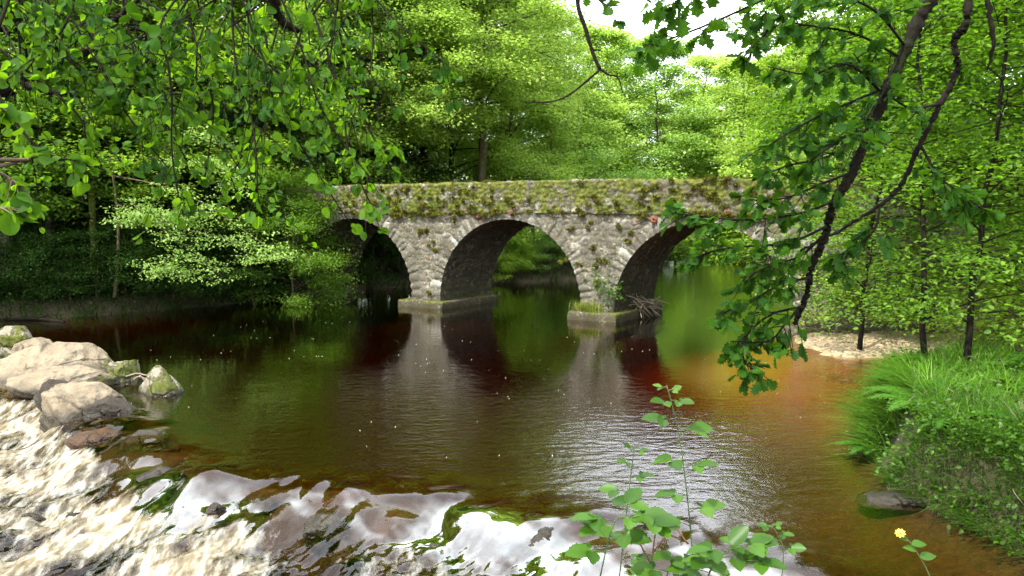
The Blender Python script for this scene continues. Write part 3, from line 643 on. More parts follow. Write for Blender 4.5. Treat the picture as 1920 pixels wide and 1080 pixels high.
def plant_tree(key, x, y, sc_=1., rz=None, name='tree', label=None, cat='tree', group=None, bark=None, leafm=None, z=None, tilt=(0, 0)):
    o = empty(name, (x, y, float(ground_z(np.array(x), np.array(y))[0]) if z is None else z), R.uniform(0, 6.28) if rz is None else rz)
    o.rotation_euler = (tilt[0], tilt[1], o.rotation_euler.z); o.scale = (sc_,)*3
    tag(o, label, cat, group)
    td, cdta = TREES[key]
    t_ = bpy.data.objects.new('trunk', td); c_ = bpy.data.objects.new('crown', cdta)
    for q in (t_, c_): C.objects.link(q); q.parent = o
    if bark: t_.material_slots[0].link = 'OBJECT'; t_.material_slots[0].material = bark
    if leafm: c_.material_slots[0].link = 'OBJECT'; c_.material_slots[0].material = leafm
    return o
def px_x(px, Y): return (px-960)/F*Y*1.004
# ---- the wood on the left bank (pixel column, distance)
LW = [
 ('tall', 20, 28, 1.0, 'leafy tree with pale blotched trunk at the far left edge', 'bark_birch', None),
 ('tall', 95, 30, .95, 'leafy tree with speckled trunk second from the left edge', 'bark_birch', None),
 ('slim', 170, 29, 1.0, 'slender tree with thin orange brown trunk on the left bank', 'bark_moss', 'leaf_mid'),
 ('tall', 255, 33, 1.05, 'tall dark green tree behind the lit spray on left bank', None, None),
 ('tall_b', 330, 31, .9, 'tall fresh green tree rising above the bright low spray', None, None),
 ('cool', 430, 34, 1.0, 'tall soft green tree on left bank, between spray and bridge', None, None),
 ('tall_b', 500, 33.5, .95, 'broad light green tree on left bank near the bridge end', None, None),
 ('cool', 590, 36.5, 1.0, 'tall soft green tree just behind the left end of bridge', None, None),
]
for key, px_, Y_, s_, lab, bk, lm in LW:
    plant_tree(key, px_x(px_, Y_), Y_, s_, name='deciduous_tree', label=lab, bark=M[bk] if bk else None, leafm=M[lm] if lm else None)
for i, (px_, Y_, s_) in enumerate([(-60, 36, 1.1), (60, 38, 1.1), (150, 40, 1.1), (240, 42, 1.1), (330, 41, 1.1), (420, 43, 1.1), (520, 44, 1.1), (-150, 32, 1.1), (-260, 30, 1.1)]):
    plant_tree('tall' if i % 2 else 'cool', px_x(px_, Y_), Y_, s_, name='deciduous_tree', label='tall tree deep in the shaded wood on the left bank', group='trees deep in the left wood')
# understorey along the left bank
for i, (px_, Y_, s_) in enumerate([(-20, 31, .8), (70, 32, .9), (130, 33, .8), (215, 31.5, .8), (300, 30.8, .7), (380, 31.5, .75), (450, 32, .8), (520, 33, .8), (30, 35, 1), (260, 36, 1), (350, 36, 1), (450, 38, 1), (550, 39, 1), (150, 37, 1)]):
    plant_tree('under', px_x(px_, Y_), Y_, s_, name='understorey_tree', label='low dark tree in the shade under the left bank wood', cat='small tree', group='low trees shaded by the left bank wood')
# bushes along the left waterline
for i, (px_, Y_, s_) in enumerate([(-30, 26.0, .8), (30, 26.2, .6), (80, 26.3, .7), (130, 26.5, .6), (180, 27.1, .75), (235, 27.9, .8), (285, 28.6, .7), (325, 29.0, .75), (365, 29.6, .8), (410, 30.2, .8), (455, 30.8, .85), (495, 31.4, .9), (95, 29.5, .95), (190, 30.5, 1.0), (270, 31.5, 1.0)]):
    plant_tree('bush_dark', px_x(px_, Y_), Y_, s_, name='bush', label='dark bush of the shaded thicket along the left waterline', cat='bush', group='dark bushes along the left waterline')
for i, (px_, Y_, s_) in enumerate([(668, 37.5, .7), (705, 39, .8), (745, 40, .8), (780, 41.5, .8)]):
    plant_tree('under', px_x(px_, Y_), Y_, s_, name='understorey_tree', label='low dark tree on the far bank behind the left arch', cat='small tree', group='low trees behind the left arch')
# bushes overhanging the left end of the bridge
plant_tree('bush_cool', px_x(520, 32.0), 32.2, 1.25, name='bush', label='green bush covering the left end of the stone bridge', cat='bush', leafm=M['leaf_mid'])
plant_tree('bush_dark', px_x(470, 30), 30.4, 1.0, name='bush', label='dark bush at the water edge left of the bridge', cat='bush')
plant_tree('cool', px_x(520, 34.5), 34.6, .45, name='young_tree', label='young tree spreading over the left end of the parapet', cat='tree', leafm=M['leaf_mid'])
plant_tree('under', px_x(548, 30.4), 30.4, .66, name='young_tree', label='leafy young tree hiding the left end of the bridge parapet', cat='small tree', leafm=M['leaf_mid'])
# ---- beyond the bridge
BB = [
 ('slim', 655, 38, 1.15, 'slim tree behind the parapet at its left end', 'bark', 'leaf_far_hazed'),
 ('open', 715, 37.5, .95, 'thin trunked tree behind parapet, left of a trunk pair', 'bark', 'leaf_far_hazed'),
 ('open', 742, 38.5, 1.0, 'thin trunked tree standing close right of its twin trunk', 'bark', 'leaf_far_hazed'),
 ('open', 805, 41, 1.1, 'tall tree with dark trunk behind the parapet crack', 'bark_dark', 'leaf_far_hazed'),
 ('cool', 850, 44, 1.15, 'tall tree right of the dark trunk above the left pier', 'bark_dark', 'leaf_far_hazed'),
 ('open', 905, 43, 1.25, 'tallest pale green tree above the middle arch, thick brown trunk', 'bark', 'leaf_far_hazed'),
 ('tall_b', 965, 49, .95, 'rounded light green tree right of the tallest trunk', 'bark', 'leaf_far_hazed'),
]
for key, px_, Y_, s_, lab, bk, lm in BB:
    plant_tree(key, px_x(px_, Y_), Y_, s_, name='deciduous_tree', label=lab, bark=M[bk], leafm=M[lm] if lm else None)
for i, (px_, Y_, s_) in enumerate([(640, 48, 1.1), (700, 52, 1.15), (760, 50, 1.2), (830, 55, 1.2), (890, 57, 1.2), (950, 62, 1.15)]):
    plant_tree('tall' if i % 2 else 'tall_b', px_x(px_, Y_), Y_, s_, name='deciduous_tree', label='tall tree in the second row beyond the bridge', leafm=M['leaf_far_hazed'], group='second row trees beyond the bridge')
FT = [(1035, 56, .98, 'light yellow green tree beyond the middle arch, left of sky gap', 'leaf_far_hazed'),
 (1100, 62, 1.0, 'pale green tree under the middle of the sky gap', 'leaf_far_hazed'),
 (1165, 70, 1.05, 'pale hazy tree below the hanging bare twig', 'leaf_far_hazed'),
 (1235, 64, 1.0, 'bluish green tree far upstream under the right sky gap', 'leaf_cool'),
 (1310, 72, 1.0, 'pale green tree far upstream above the right arch', 'leaf_far_hazed'),
 (1375, 62, .95, 'pale green tree far upstream beside the oak leaves', 'leaf_far_hazed'),
 (1450, 60, .95, 'light green tree far behind the big oak branch', 'leaf_far_hazed')]
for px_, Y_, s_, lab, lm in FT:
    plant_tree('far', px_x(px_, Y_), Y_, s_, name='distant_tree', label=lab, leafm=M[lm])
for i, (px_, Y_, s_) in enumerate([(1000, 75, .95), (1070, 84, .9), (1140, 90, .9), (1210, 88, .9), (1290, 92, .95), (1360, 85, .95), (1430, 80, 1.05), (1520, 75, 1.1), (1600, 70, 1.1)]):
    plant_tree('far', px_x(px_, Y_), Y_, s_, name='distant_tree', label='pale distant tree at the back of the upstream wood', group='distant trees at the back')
# low growth on the far banks, seen over the parapet and through the arches
BS = [(700, 36, 1.0, 'bush_dark', 'dark shrub seen through the left arch'), (735, 37.5, 1.0, 'bush_dark', 'second dark shrub inside the left arch opening'),
 (945, 40.8, .95, 'bush', 'bright shrub seen through the middle arch, at its left'), (1000, 42.5, 1.1, 'bush', 'bright shrub in the centre of the middle arch opening'), (1060, 43.5, 1.1, 'bush_dark', 'darker shrub at right of the middle arch opening'),
 (1110, 46, 1.3, 'bush_cool', 'shrub hidden partly by the right pier'), (1240, 54, 1.5, 'bush', 'far shrub seen through the right arch, left side'), (1300, 58, 1.6, 'bush_cool', 'far soft green shrub in the middle of right arch'), (1360, 60, 1.7, 'bush', 'far shrub at right of the right arch opening')]
BS += [(930, 39.7, .55, 'bush', 'low fresh shrub by the water behind the left pier'), (975, 40.6, .6, 'bush', 'small shrub overhanging the water in the middle arch'), (1030, 41.3, .6, 'bush_cool', 'small soft shrub overhanging the water left of the right pier')]
for px_, Y_, s_, key, lab in BS:
    plant_tree(key, px_x(px_, Y_), Y_, s_, name='bush', label=lab, cat='bush')
for i, (px_, Y_, s_) in enumerate([(690, 41, 1.3), (780, 43, 1.4), (830, 45, 1.5), (880, 46, 1.4), (930, 45, 1.5), (985, 48, 1.6), (1040, 49, 1.8), (1090, 52, 1.9), (1150, 58, 2.2), (1200, 62, 2.2), (1265, 66, 2.4), (1330, 68, 2.6), (1400, 64, 2.6), (1180, 53, 1.6), (1440, 55, 2.2)]):
    plant_tree(('bush', 'bush_cool')[i % 2], px_x(px_, Y_), Y_, s_, name='bush', label='leafy bush of the thicket on the far bank behind the parapet', cat='bush', group='bushes of the far bank thicket')
# far woodland as one mass behind everything
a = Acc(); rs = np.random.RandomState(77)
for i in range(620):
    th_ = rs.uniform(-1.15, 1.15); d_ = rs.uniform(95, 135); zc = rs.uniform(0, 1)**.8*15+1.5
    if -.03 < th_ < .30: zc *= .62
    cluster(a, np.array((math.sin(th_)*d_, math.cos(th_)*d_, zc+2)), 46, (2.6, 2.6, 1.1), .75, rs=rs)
tag(a.build('woodland', M['leaf_far_hazed']), 'pale far off wood closing the view beyond the river', 'woodland', kind='stuff')
# ---- right side, beyond the beach
RT = [('tall', 1895, 19.5, .9, 'thick mossy trunked tree at the right edge behind the shore', 'bark_moss', 'leaf_deep'),
 ('tall', 1680, 25.5, 1.0, 'mossy trunked tree above the shore behind the oak branch', 'bark_moss', 'leaf_deep'),
 ('slim', 2010, 15.5, 1.0, 'slim tree rising at the very right edge of view', 'bark', 'leaf_deep'),
 ('tall_b', 1560, 33, .85, 'light green tree behind the right end of the bridge', 'bark', None),
 ('tall_b', 1800, 31, .9, 'light green tree behind the bridge at far right', 'bark', None)]
for key, px_, Y_, s_, lab, bk, lm in RT:
    o = plant_tree(key, px_x(px_, Y_), Y_, s_, name='deciduous_tree', label=lab, bark=M[bk], leafm=M[lm] if lm else None)
for i, (px_, Y_, s_) in enumerate([(1620, 40, 1.), (1740, 42, 1.), (1880, 38, 1.), (1960, 27, .9), (2100, 24, 1)]):
    plant_tree('tall_b', px_x(px_, Y_), Y_, s_, name='deciduous_tree', label='tall tree in the wood behind the right end of bridge', group='trees behind the right bridge end')
for px_, Y_, s_, lab, key in [(1560, 22.2, .8, 'bush at the foot of the right bridge abutment', 'bush'), (1640, 21.8, 1.0, 'leafy bush behind the sandy shore under the branch', 'bush_cool'), (1730, 20.8, 1.0, 'leafy bush behind the right half of the sandy shore', 'bush'), (1905, 17.4, .9, 'bush beyond the inlet at the right edge', 'bush'), (1990, 14.2, 1.1, 'bush at right edge beside the grassy bank', 'bush')]:
    plant_tree(key, px_x(px_, Y_), Y_, s_, name='bush', label=lab, cat='bush')
# shade trees off frame on the left bank downstream, and behind the camera
for i, (x_, y_, s_) in enumerate([(-24, 24, 1.), (-27, 17, 1.), (-29, 10, 1.), (-22, 31, 1), (12, 4, .9)]):
    plant_tree('tall', x_, y_, s_, name='deciduous_tree', label='bank tree beside the river outside the picture', group='bank trees outside the picture')

# ------------------------------------------------------------------ rocks
import bmesh
def rock(name, c, rad, seed, mat, label=None, group=None, cuts=7, rz=0., point=0., rough=.10, cat='rock', smooth=True):
    bm = bmesh.new(); bmesh.ops.create_icosphere(bm, subdivisions=5, radius=1)
    V = np.array([v.co for v in bm.verts]); Fc = np.array([[v.index for v in f.verts] for f in bm.faces]); bm.free()
    rs = np.random.RandomState(seed)
    for i in range(cuts+5):
        nn = rs.normal(0, 1, 3); nn[2] = abs(nn[2])*.8; nn /= np.linalg.norm(nn); d_ = rs.uniform(.55, .85)
        V -= np.clip(V@nn-d_, 0, None)[:, None]*nn*.97
    if point: V[:, :2] *= (1-point*np.clip(V[:, 2:3], 0, 1))
    n3_ = abs(fbm(V[:, 0]*2.3+V[:, 2]*2+seed*3, V[:, 1]*2.3-V[:, 2]*1.7, 4, seed+8)-.5); n1_ = fbm(V[:, 0]*1.4+V[:, 2]*1.1+seed, V[:, 1]*1.4-V[:, 2]*.9, 5, seed)-.5; n2_ = fbm(V[:, 0]*5+V[:, 2]*4, V[:, 1]*5-V[:, 2]*3+seed, 4, seed+3)-.5
    V = V*(1+n1_*rough*3.2+n2_*rough*1.0-np.clip(.06-n3_, 0, 1)*rough*9)[:, None]
    V = V*np.array(rad)
    o = mesh_np(name, V, [Fc], mat, None, smooth); o.location = c; o.rotation_euler = (0, 0, rz)
    tag(o, label, cat, group); return o
def rk(px, Y, rad, seed, mat, label, z=0., **k): return rock('boulder' if max(rad) > .7 else 'rock', (px_x(px, Y), Y, z), rad, seed, M[mat], label, **k)
rk(100, 16.3, (1.85, 1.05, .80), 4, 'rock', 'largest pale boulder with flat sunlit top on the left', cuts=6, rz=-.12, rough=.10)
rk(112, 15.35, (1.05, .55, .40), 9, 'rock', 'low pale slab leaning against the front of largest boulder', cuts=5, rz=.2, z=.05, rough=.10)
rk(222, 16.0, (.45, .6, .46), 14, 'rock_moss', 'mossy shoulder rock at the right end of largest boulder', z=.08, rz=.2, cuts=6)
rk(140, 13.45, (.72, .62, .56), 21, 'rock', 'pale topped rock with dark wet side beside the white rapids', z=.02, cuts=8, rz=.5)
rk(195, 13.3, (.50, .42, .26), 23, 'rock_wet', 'low dark wet rock where the rapids begin', z=.0, cuts=7)
rk(105, 14.3, (.45, .35, .36), 24, 'rock_wet', 'brown rock wedged between the pale slab and front rock', z=.05)
rk(290, 14.75, (.46, .36, .50), 31, 'rock_moss', 'small pointed rock standing alone right of the boulders', z=.02, point=.55, cuts=-3)
rk(15, 19.4, (.72, .55, .55), 41, 'rock_moss', 'round mossy rock at the left edge behind the boulder', z=.15)
rk(55, 18.2, (.62, .45, .46), 42, 'rock', 'pale humped rock just behind the largest boulder', z=.18, rough=.10)
rk(-60, 17.0, (.9, .8, .7), 44, 'rock_moss', 'mossy boulder cut by the left edge of the picture')
rk(170, 12.1, (.50, .30, .22), 51, 'rock_orange', 'orange rock shining through thin water above the rapids', z=-.13, rough=.06)
rk(262, 11.9, (.50, .3, .22), 52, 'rock_wet', 'submerged dark rock right of the orange rock', z=-.16)
for i, (px_, py_, rd, z_, lab) in enumerate([(300, 890, .34, -.20, 'dark ledge rock under rushing water left of the foam'), (405, 945, .12, -.15, 'tiny black rock poking through the white chute'), (500, 940, .20, -.20, 'upright brown rock splitting the white chute'),
    (610, 985, .36, -.34, 'large curved dark rock dividing the chutes'), (655, 1025, .25, -.42, 'dark rock awash below the large curved one'), (950, 1000, .2, -.15, 'black rock at left of a pair breaking the glassy sheet'), (1020, 1006, .30, -.14, 'broad black rock at right of a pair breaking the glassy sheet'),
    (60, 970, .22, -.48, 'brown rock drowned in foam at the lower left'), (150, 960, .22, -.48, 'dark rock ringed with foam at the lower left'), (820, 1040, .3, -.38, 'dark wet rock in the rough water at bottom centre')]):
    q = on(px_, py_, z_+.05); rock('rock', (q[0], q[1], z_), (rd, rd*.7, rd*.55), 60+i, M['rock_wet'], lab, rz=.6, rough=.13)
q = on(1672, 945, 0); rock('rock', (q[0]+.1, q[1]+.15, .0), (.50, .34, .07), 80, M['rock_wet'], 'flat grey stone at the water edge under the grassy bank', cuts=6)
for i, (px_, py_, rd, lab) in enumerate([(1540, 612, .45, 'flat pale rock at the back of the sandy shore'), (1600, 640, .5, 'broad low rock on the sandy shore'), (1745, 640, .4, 'grey rock near the right end of the sandy shore'), (1700, 612, .55, 'larger rock behind the sandy shore')]):
    q = on(px_, py_, .15); rock('rock', (q[0], q[1], .02), (rd*1.5, rd, rd*.35), 90+i, M['rock'], lab, rough=.06)
a = Acc()
for pts in ([(236, 706), (258, 700), (275, 704), (292, 701)], [(250, 712), (262, 706), (283, 716)], [(262, 703), (270, 712), (276, 718)]):
    a.tube(curve([at(x, y, 15.3) for x, y in pts], 8), .016, 5)
tag(a.build('driftwood', M['wood_dead']), 'pale dead twigs caught between boulder and pointed rock', 'driftwood')
a = Acc()
for k_ in range(26):
    b_ = pw(4.15+R.gauss(0, .1), 1.3+R.uniform(-.3, .7), .34+R.uniform(0, .15)); d_ = np.array((R.gauss(.35, .35), R.gauss(-.1, .4), R.gauss(-.12, .25)))
    a.tube(curve([b_-d_*.5, b_+np.array((0, 0, R.gauss(.03, .05))), b_+d_*.8], 6), R.uniform(.012, .03), 5)
tag(a.build('driftwood', M['wood_dead']), 'heap of drift sticks lodged on the right pier base', 'driftwood')
a = Acc(); a.tube(curve([at(-20, 602, 25.2), at(60, 597, 25.2), at(120, 604, 24.8)], 8), .06, 6, .2); a.tube([at(60, 598, 25.2), at(90, 590, 25.0)], .03, 5)
tag(a.build('fallen_log', M['bark_dark']), 'dark log lying along the left bank waterline', 'log')

# ------------------------------------------------------------------ grass
def blades(acc, P, out, hgt_, wd, lean):
    n_ = len(P); q = np.array([0, .38, .72, 1.]); up = np.array((0, 0, 1.))
    ctr = P[:, None, :]+hgt_[:, None, None]*(up*(q-.50*lean[:, None]*q**2)[..., None]+out[:, None, :]*(lean[:, None]*q**2*.85+.08*q)[..., None])
    sd_ = np.cross(out, up); sd_ /= np.linalg.norm(sd_, axis=1)[:, None]+1e-9; ang = rng.uniform(0, 3.14, n_)
    sd_ = sd_*np.cos(ang)[:, None]+out*np.sin(ang)[:, None]*.6
    wv = wd[:, None, None]*sd_[:, None, :]*np.array([.8, 1, .7, .0])[None, :, None]
    Lv = ctr-wv; Rv = ctr+wv; V = np.concatenate([Lv[:, :3], Rv[:, :3], ctr[:, 3:4]], 1)       # 0,1,2 left; 3,4,5 right; 6 tip
    b = (np.arange(n_)*7)[:, None]
    acc.add(V.reshape(-1, 3), [np.concatenate([b+np.array([[0, 3, 4, 1]]), b+np.array([[1, 4, 5, 2]])]), b+np.array([[2, 5, 6]])])
def grad_out(x, y):
    e_ = .05; gx_ = (sdf(x+e_, y)-sdf(x-e_, y)); gy_ = (sdf(x, y+e_)-sdf(x, y-e_)); g_ = np.stack([-gx_, -gy_, 0*gx_], 1); return g_/(np.linalg.norm(g_, axis=1)[:, None]+1e-9)
def sow(acc, n_, x0, x1, y0, y1, dmin, dmax, h0, h1, wd, lean, dens=None, clump=.85):
    x = rng.uniform(x0, x1, n_); y = rng.uniform(y0, y1, n_); z, d, _ = ground_z(x, y)
    k = (d > dmin) & (d < dmax) & (fbm(x*2.2, y*2.2, 3, 33) > clump*rng.rand(n_)*1.2)
    if dens is not None: k &= dens(x, y, d) > rng.rand(n_)
    hollow = ss(.5, .25, np.hypot((x-5.05), (y-10.0)*.8))*(d < .45); k &= hollow < .5
    x, y, z, d = x[k], y[k], z[k], d[k]; n_ = len(x); o_ = grad_out(x, y); edge = ss(.9, .0, d)[:, None]
    rd = rng.normal(0, 1, (n_, 3)); rd[:, 2] = 0; o_ = o_*edge*1.3+rd*(.45+.5*(1-edge)); o_ /= np.linalg.norm(o_, axis=1)[:, None]
    hh_ = rng.uniform(h0, h1, n_)*(.55+.9*fbm(x*1.5, y*1.5, 2, 44)); ln = rng.uniform(*lean, n_)+edge[:, 0]*.35
    blades(acc, np.stack([x, y, z-.02], 1), o_, hh_, wd*rng.uniform(.6, 1.4, n_), ln)
a = Acc()
tipd = lambda x, y, d: ss(2.6, .6, np.hypot(x-5.9, y-12.0))*1.0
sow(a, 46000, 4.4, 8.0, 9.8, 13.7, -.04, 1.6, .36, .74, .0055, (.3, 1.1), tipd)
tag(a.build('grass', M['grass']), 'bright long grass hanging over the tip of the right bank', 'grass', kind='stuff')
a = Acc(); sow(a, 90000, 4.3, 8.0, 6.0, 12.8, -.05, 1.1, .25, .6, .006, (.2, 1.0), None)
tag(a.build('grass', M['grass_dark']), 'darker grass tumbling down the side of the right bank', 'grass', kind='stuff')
a = Acc(); sow(a, 60000, 6.0, 11, 8.2, 13.2, .9, 6, .05, .14, .005, (.3, 1.2), None, .3)
tag(a.build('grass', M['grass_dry']), 'short yellowish grass on the top of the right bank', 'grass', kind='stuff')
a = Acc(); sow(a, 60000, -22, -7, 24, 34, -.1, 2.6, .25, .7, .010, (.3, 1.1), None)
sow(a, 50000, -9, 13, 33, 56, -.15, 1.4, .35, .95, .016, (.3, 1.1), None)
tag(a.build('grass', M['leaf_dark']), 'long shaded grass along the far left bank', 'grass', kind='stuff')  # shade of the wood is put into this grass by the dark leaf colour
a = Acc(); sow(a, 9000, 7.5, 20, 17.8, 27, .8, 6, .12, .35, .009, (.3, 1.1), None)
tag(a.build('grass', M['grass']), 'thin grass behind the sandy shore', 'grass', kind='stuff')
# broad leaved ground plants on the right bank
a = Acc()
for i in range(3200):
    x_, y_ = rng.uniform(4.5, 8.5), rng.uniform(6.2, 13); z_, d_, _ = ground_z(np.array(x_), np.array(y_))
    if d_ < -.03 or d_ > 2.0 or (d_ > .6 and rng.rand() < .75) or fbm(np.array(x_*2.), np.array(y_*2.), 3, 19) < .36 or (d_ < .45 and math.hypot(x_-5.05, (y_-10.0)*.8) < .38): continue
    cluster(a, np.array((x_, y_, float(z_)+rng.uniform(.04, .26))), 16, (.12, .12, .07), .055, OVATE, .6)
tag(a.build('ground_cover', M['leaf_bramble']), 'small leafy plants mixed into the right bank grass', 'undergrowth', kind='stuff')
a = Acc()
for i in range(1500):
    x_, y_ = rng.uniform(-24, -8), rng.uniform(25, 36); z_, d_, _ = ground_z(np.array(x_), np.array(y_))
    if d_ < .3: continue
    cluster(a, np.array((x_, y_, float(z_)+rng.uniform(.1, .7))), 30, (.25, .25, .14), .085, QL, .6)
tag(a.build('undergrowth', M['leaf_dark']), 'dark undergrowth on the floor of the left wood', 'undergrowth', kind='stuff')

a = Acc()
for i in range(70):
    x_, y_ = rng.uniform(4.7, 7.2), rng.uniform(7, 12); z_, d_, _ = ground_z(np.array(x_), np.array(y_))
    if d_ < .05: continue
    b_ = np.array((x_, y_, float(z_))); e_ = b_+np.array((rng.normal(-.12, .2), rng.normal(-.1, .2), rng.uniform(.15, .5))); a.tube(curve([b_, .5*(b_+e_)+rng.normal(0, .04, 3), e_, e_+rng.normal(0, .1, 3)], 7), .003, 4)
tag(a.build('dead_stems', M['wood_dead']), 'pale dead stems poking out of the right bank plants', 'dead stems', kind='stuff')
# ------------------------------------------------------------------ ferns
PIN = (np.array([(0, 0, 0), (-.13, .25, .02), (-.10, .6, 0), (0, 1, -.12), (.10, .6, 0), (.13, .25, .02)], float), np.array([[0, 1, 2, 3, 4, 5]]))
def fern_mesh(seed, nf=10, Lf_=.75):
    rs = np.random.RandomState(seed); a = Acc()
    for i in range(nf):
        az = i*6.283/nf+rs.normal(0, .25); ln = Lf_*rs.uniform(.7, 1.15); el = rs.uniform(.75, 1.15); q = np.linspace(0, 1, 26)
        h_ = np.array((math.cos(az), math.sin(az), 0)); P = h_*(ln*(q*math.cos(el)+.42*q**2))[:, None]+np.array((0, 0, 1))*(ln*(q*math.sin(el)-.62*q**2.2))[:, None]
        a.tube(P[::3], np.linspace(.006, .002, 9), 4)
        T = np.gradient(P, axis=0); T /= np.linalg.norm(T, axis=1)[:, None]; sd_ = np.cross(T, h_*0+(0, 0, 1)); sd_ /= np.linalg.norm(sd_, axis=1)[:, None]; nn = np.cross(sd_, T)
        for sgn in (-1, 1):
            ql = q[3:]; pl = .23*ln*np.sin(np.pi*np.clip(ql*.93+.06, 0, 1))**.75+.01
            # every pinna is itself cut into leaflets
            for k in range(3, 26):
                pk = P[k]; dl = sgn*sd_[k]*.95+T[k]*.38+rs.normal(0, .05, 3); dl /= np.linalg.norm(dl); L_ = pl[k-3]; m_ = 6
                qq = (np.arange(m_)+.4)/m_
                pos = pk+dl*(qq*L_)[:, None]; dd = np.concatenate([np.tile(T[k]*.9+dl*.45, (m_, 1)), np.tile(-T[k]*.9+dl*.45, (m_, 1)), [dl]]); sz = np.concatenate([L_*.30*(1.1-qq)]*2+[[L_*.25]])
                add_leaves(a, QL, np.vstack([pos, pos, [pk+dl*L_*.8]]), dd, np.tile(nn[k], (2*m_+1, 1)), sz)
    o = a.build('fern', M['fern'], None); d_ = o.data; bpy.data.objects.remove(o); return d_
FM = [fern_mesh(s_) for s_ in (1, 2, 3)]
def fern(x, y, sc_, label, group=None, z=None, mat=None):
    o = bpy.data.objects.new('fern', FM[R.randrange(3)]); C.objects.link(o)
    o.location = (x, y, float(ground_z(np.array(float(x)), np.array(float(y)))[0]) if z is None else z); o.rotation_euler = (R.uniform(-.15, .15), R.uniform(-.15, .15), R.uniform(0, 6)); o.scale = (sc_,)*3
    if mat: o.material_slots[0].link = 'OBJECT'; o.material_slots[0].material = mat
    return tag(o, label, 'fern', group)
for x_, y_, s_, lab in [(6.0, 11.6, 1.15, 'large bright fern near the tip of the grassy bank'), (6.6, 11.6, 1.3, 'tallest bright fern behind the tip of the bank'), (5.5, 10.9, 1.1, 'bright fern arching over the bank side'), (5.25, 10.1, .95, 'low bright fern above the dark hollow'), (7.2, 11.9, 1.15, 'fern at the feet of the thin saplings'),
    (6.1, 10.6, 1.1, 'fern in the middle of the grassy bank'), (5.25, 9.2, .85, 'small shaded fern low on the near bank'), (6.6, 10.6, .8, 'fern below the dry grass on the bank top'), (5.0, 10.9, .8, 'small fern hanging out over the water beside the long grass'), (5.7, 9.8, .9, 'shaded fern at the right edge of the bank')]:
    fern(x_, y_, s_, lab)
for i in range(22):
    px_ = R.uniform(20, 560); y_ = np.interp(px_, [0, 120, 300, 560], [26.2, 26.6, 29.0, 32.0])+R.uniform(.1, 1.6)
    fern(px_x(px_, y_), y_, R.uniform(1.0, 1.7), 'fern among the shaded plants of the left bank', 'ferns on the shaded left bank')

# ------------------------------------------------------------------ small plants on the bridge
a = Acc(); n_ = 900; s_ = rng.normal(2.95, .22, n_); w_ = rng.uniform(-.36, -.08, n_); P = pw(s_, w_, .26+0*s_); o_ = rng.normal(0, 1, (n_, 3)); o_[:, 2] = 0; o_ /= np.linalg.norm(o_, axis=1)[:, None]
blades(a, P, o_, rng.uniform(.15, .5, n_), .007+0*s_, rng.uniform(.1, 1, n_)); tag(a.build('grass_tuft', M['grass_dry']), 'yellowish grass tuft growing on the right pier base', 'grass tuft')
def sprig(c, n_, sig, size, mat, label, name='wall_plant', cat='plant', stems=5):
    a = Acc(); b = Acc(); o = empty(name, tuple(c)); tag(o, label, cat); c = np.zeros(3)
    for i in range(stems):
        e_ = rng.normal(0, 1, 3)*np.array(sig)+np.array((0, 0, sig[2]*.8)); b.tube(curve([c-(0, 0, sig[2]*.9), c+e_*.5, c+e_], 6), .006, 4)
        cluster(a, c+e_, n_//stems, tuple(x*.5 for x in sig), size, OVATE, .5)
    b.build('stem', M['stem'], o); a.build('foliage', M[mat], o)
sprig(pw(np.array(3.72), np.array(-.3), np.array(.72)), 230, (.26, .22, .34), .085, 'leaf_bramble', 'small leafy shrub rooted at the foot of the right pier', 'shrub', 'shrub', 12)
sprig(pw(np.array(-4.5), np.array(-.12), np.array(3.75)), 60, (.13, .08, .16), .06, 'leaf_bright', 'bright fern like sprig on the parapet above the left pier')
sprig(pw(np.array(-3.15), np.array(-.12), np.array(3.62)), 70, (.16, .08, .14), .06, 'leaf_bright', 'bright round clump on the parapet just left of the crack')
sprig(pw(np.array(-4.1), np.array(-.08), np.array(3.2)), 34, (.09, .06, .11), .05, 'leaf_bright', 'little sprig in the wall below the string line')
sprig(pw(np.array(2.75), np.array(-.08), np.array(1.3)), 24, (.06, .05, .13), .05, 'leaf_mid', 'thin sprig halfway up the right pier')

# ------------------------------------------------------------------ sunlit low spray on the left bank
def along(px_pts, n=20, jit=0.):
    """px_pts: (pixel x, pixel y, distance)"""
    P = curve([at(*p_) for p_ in px_pts], n); return P
o = empty('beech_sapling', tuple(on(215, 560, .5)[:2])+(.55,)); base = np.array(o.location); tag(o, 'sunlit pale green spray of leaves reaching low over the water', 'small tree')
Yb = base[1]-1.0; W = Acc(); Lf = Acc()
W.tube(curve([base*0, np.array((.15, .1, 1.6)), np.array((.1, .2, 3.2)), np.array((.0, .1, 4.8))], 12), np.linspace(.07, .03, 12), 7)
sprays = [[(215, 330, Yb), (290, 345, Yb-.8), (370, 375, Yb-1.4), (440, 420, Yb-1.8), (505, 465, Yb-2.0), (530, 480, Yb-2.1)],
    [(215, 380, Yb), (290, 420, Yb-.7), (360, 470, Yb-1.2), (420, 520, Yb-1.4)], [(240, 370, Yb), (260, 400, Yb-.6), (235, 415, Yb-1.0)],
    [(290, 400, Yb-.7), (350, 430, Yb-1.2), (430, 450, Yb-1.6), (480, 490, Yb-1.9)], [(300, 345, Yb), (330, 300, Yb-.5), (400, 310, Yb-1), (470, 360, Yb-1.3)], [(320, 480, Yb-1), (300, 500, Yb-1.1), (350, 515, Yb-1.3)], [(300, 420, Yb-1), (330, 400, Yb-1.1), (400, 400, Yb-1.5)]]
for sp_ in sprays:
    P = along(sp_, 16)-base; W.tube(P, np.linspace(.022, .006, 16), 5)
    for i in range(3, 16):
        for _ in range(3):
            cluster(Lf, P[i]+rng.normal(0, 1, 3)*(.28, .3, .12), 20, (.22, .22, .05), .085, OVATE, .9, (.5, -.4, -.2))
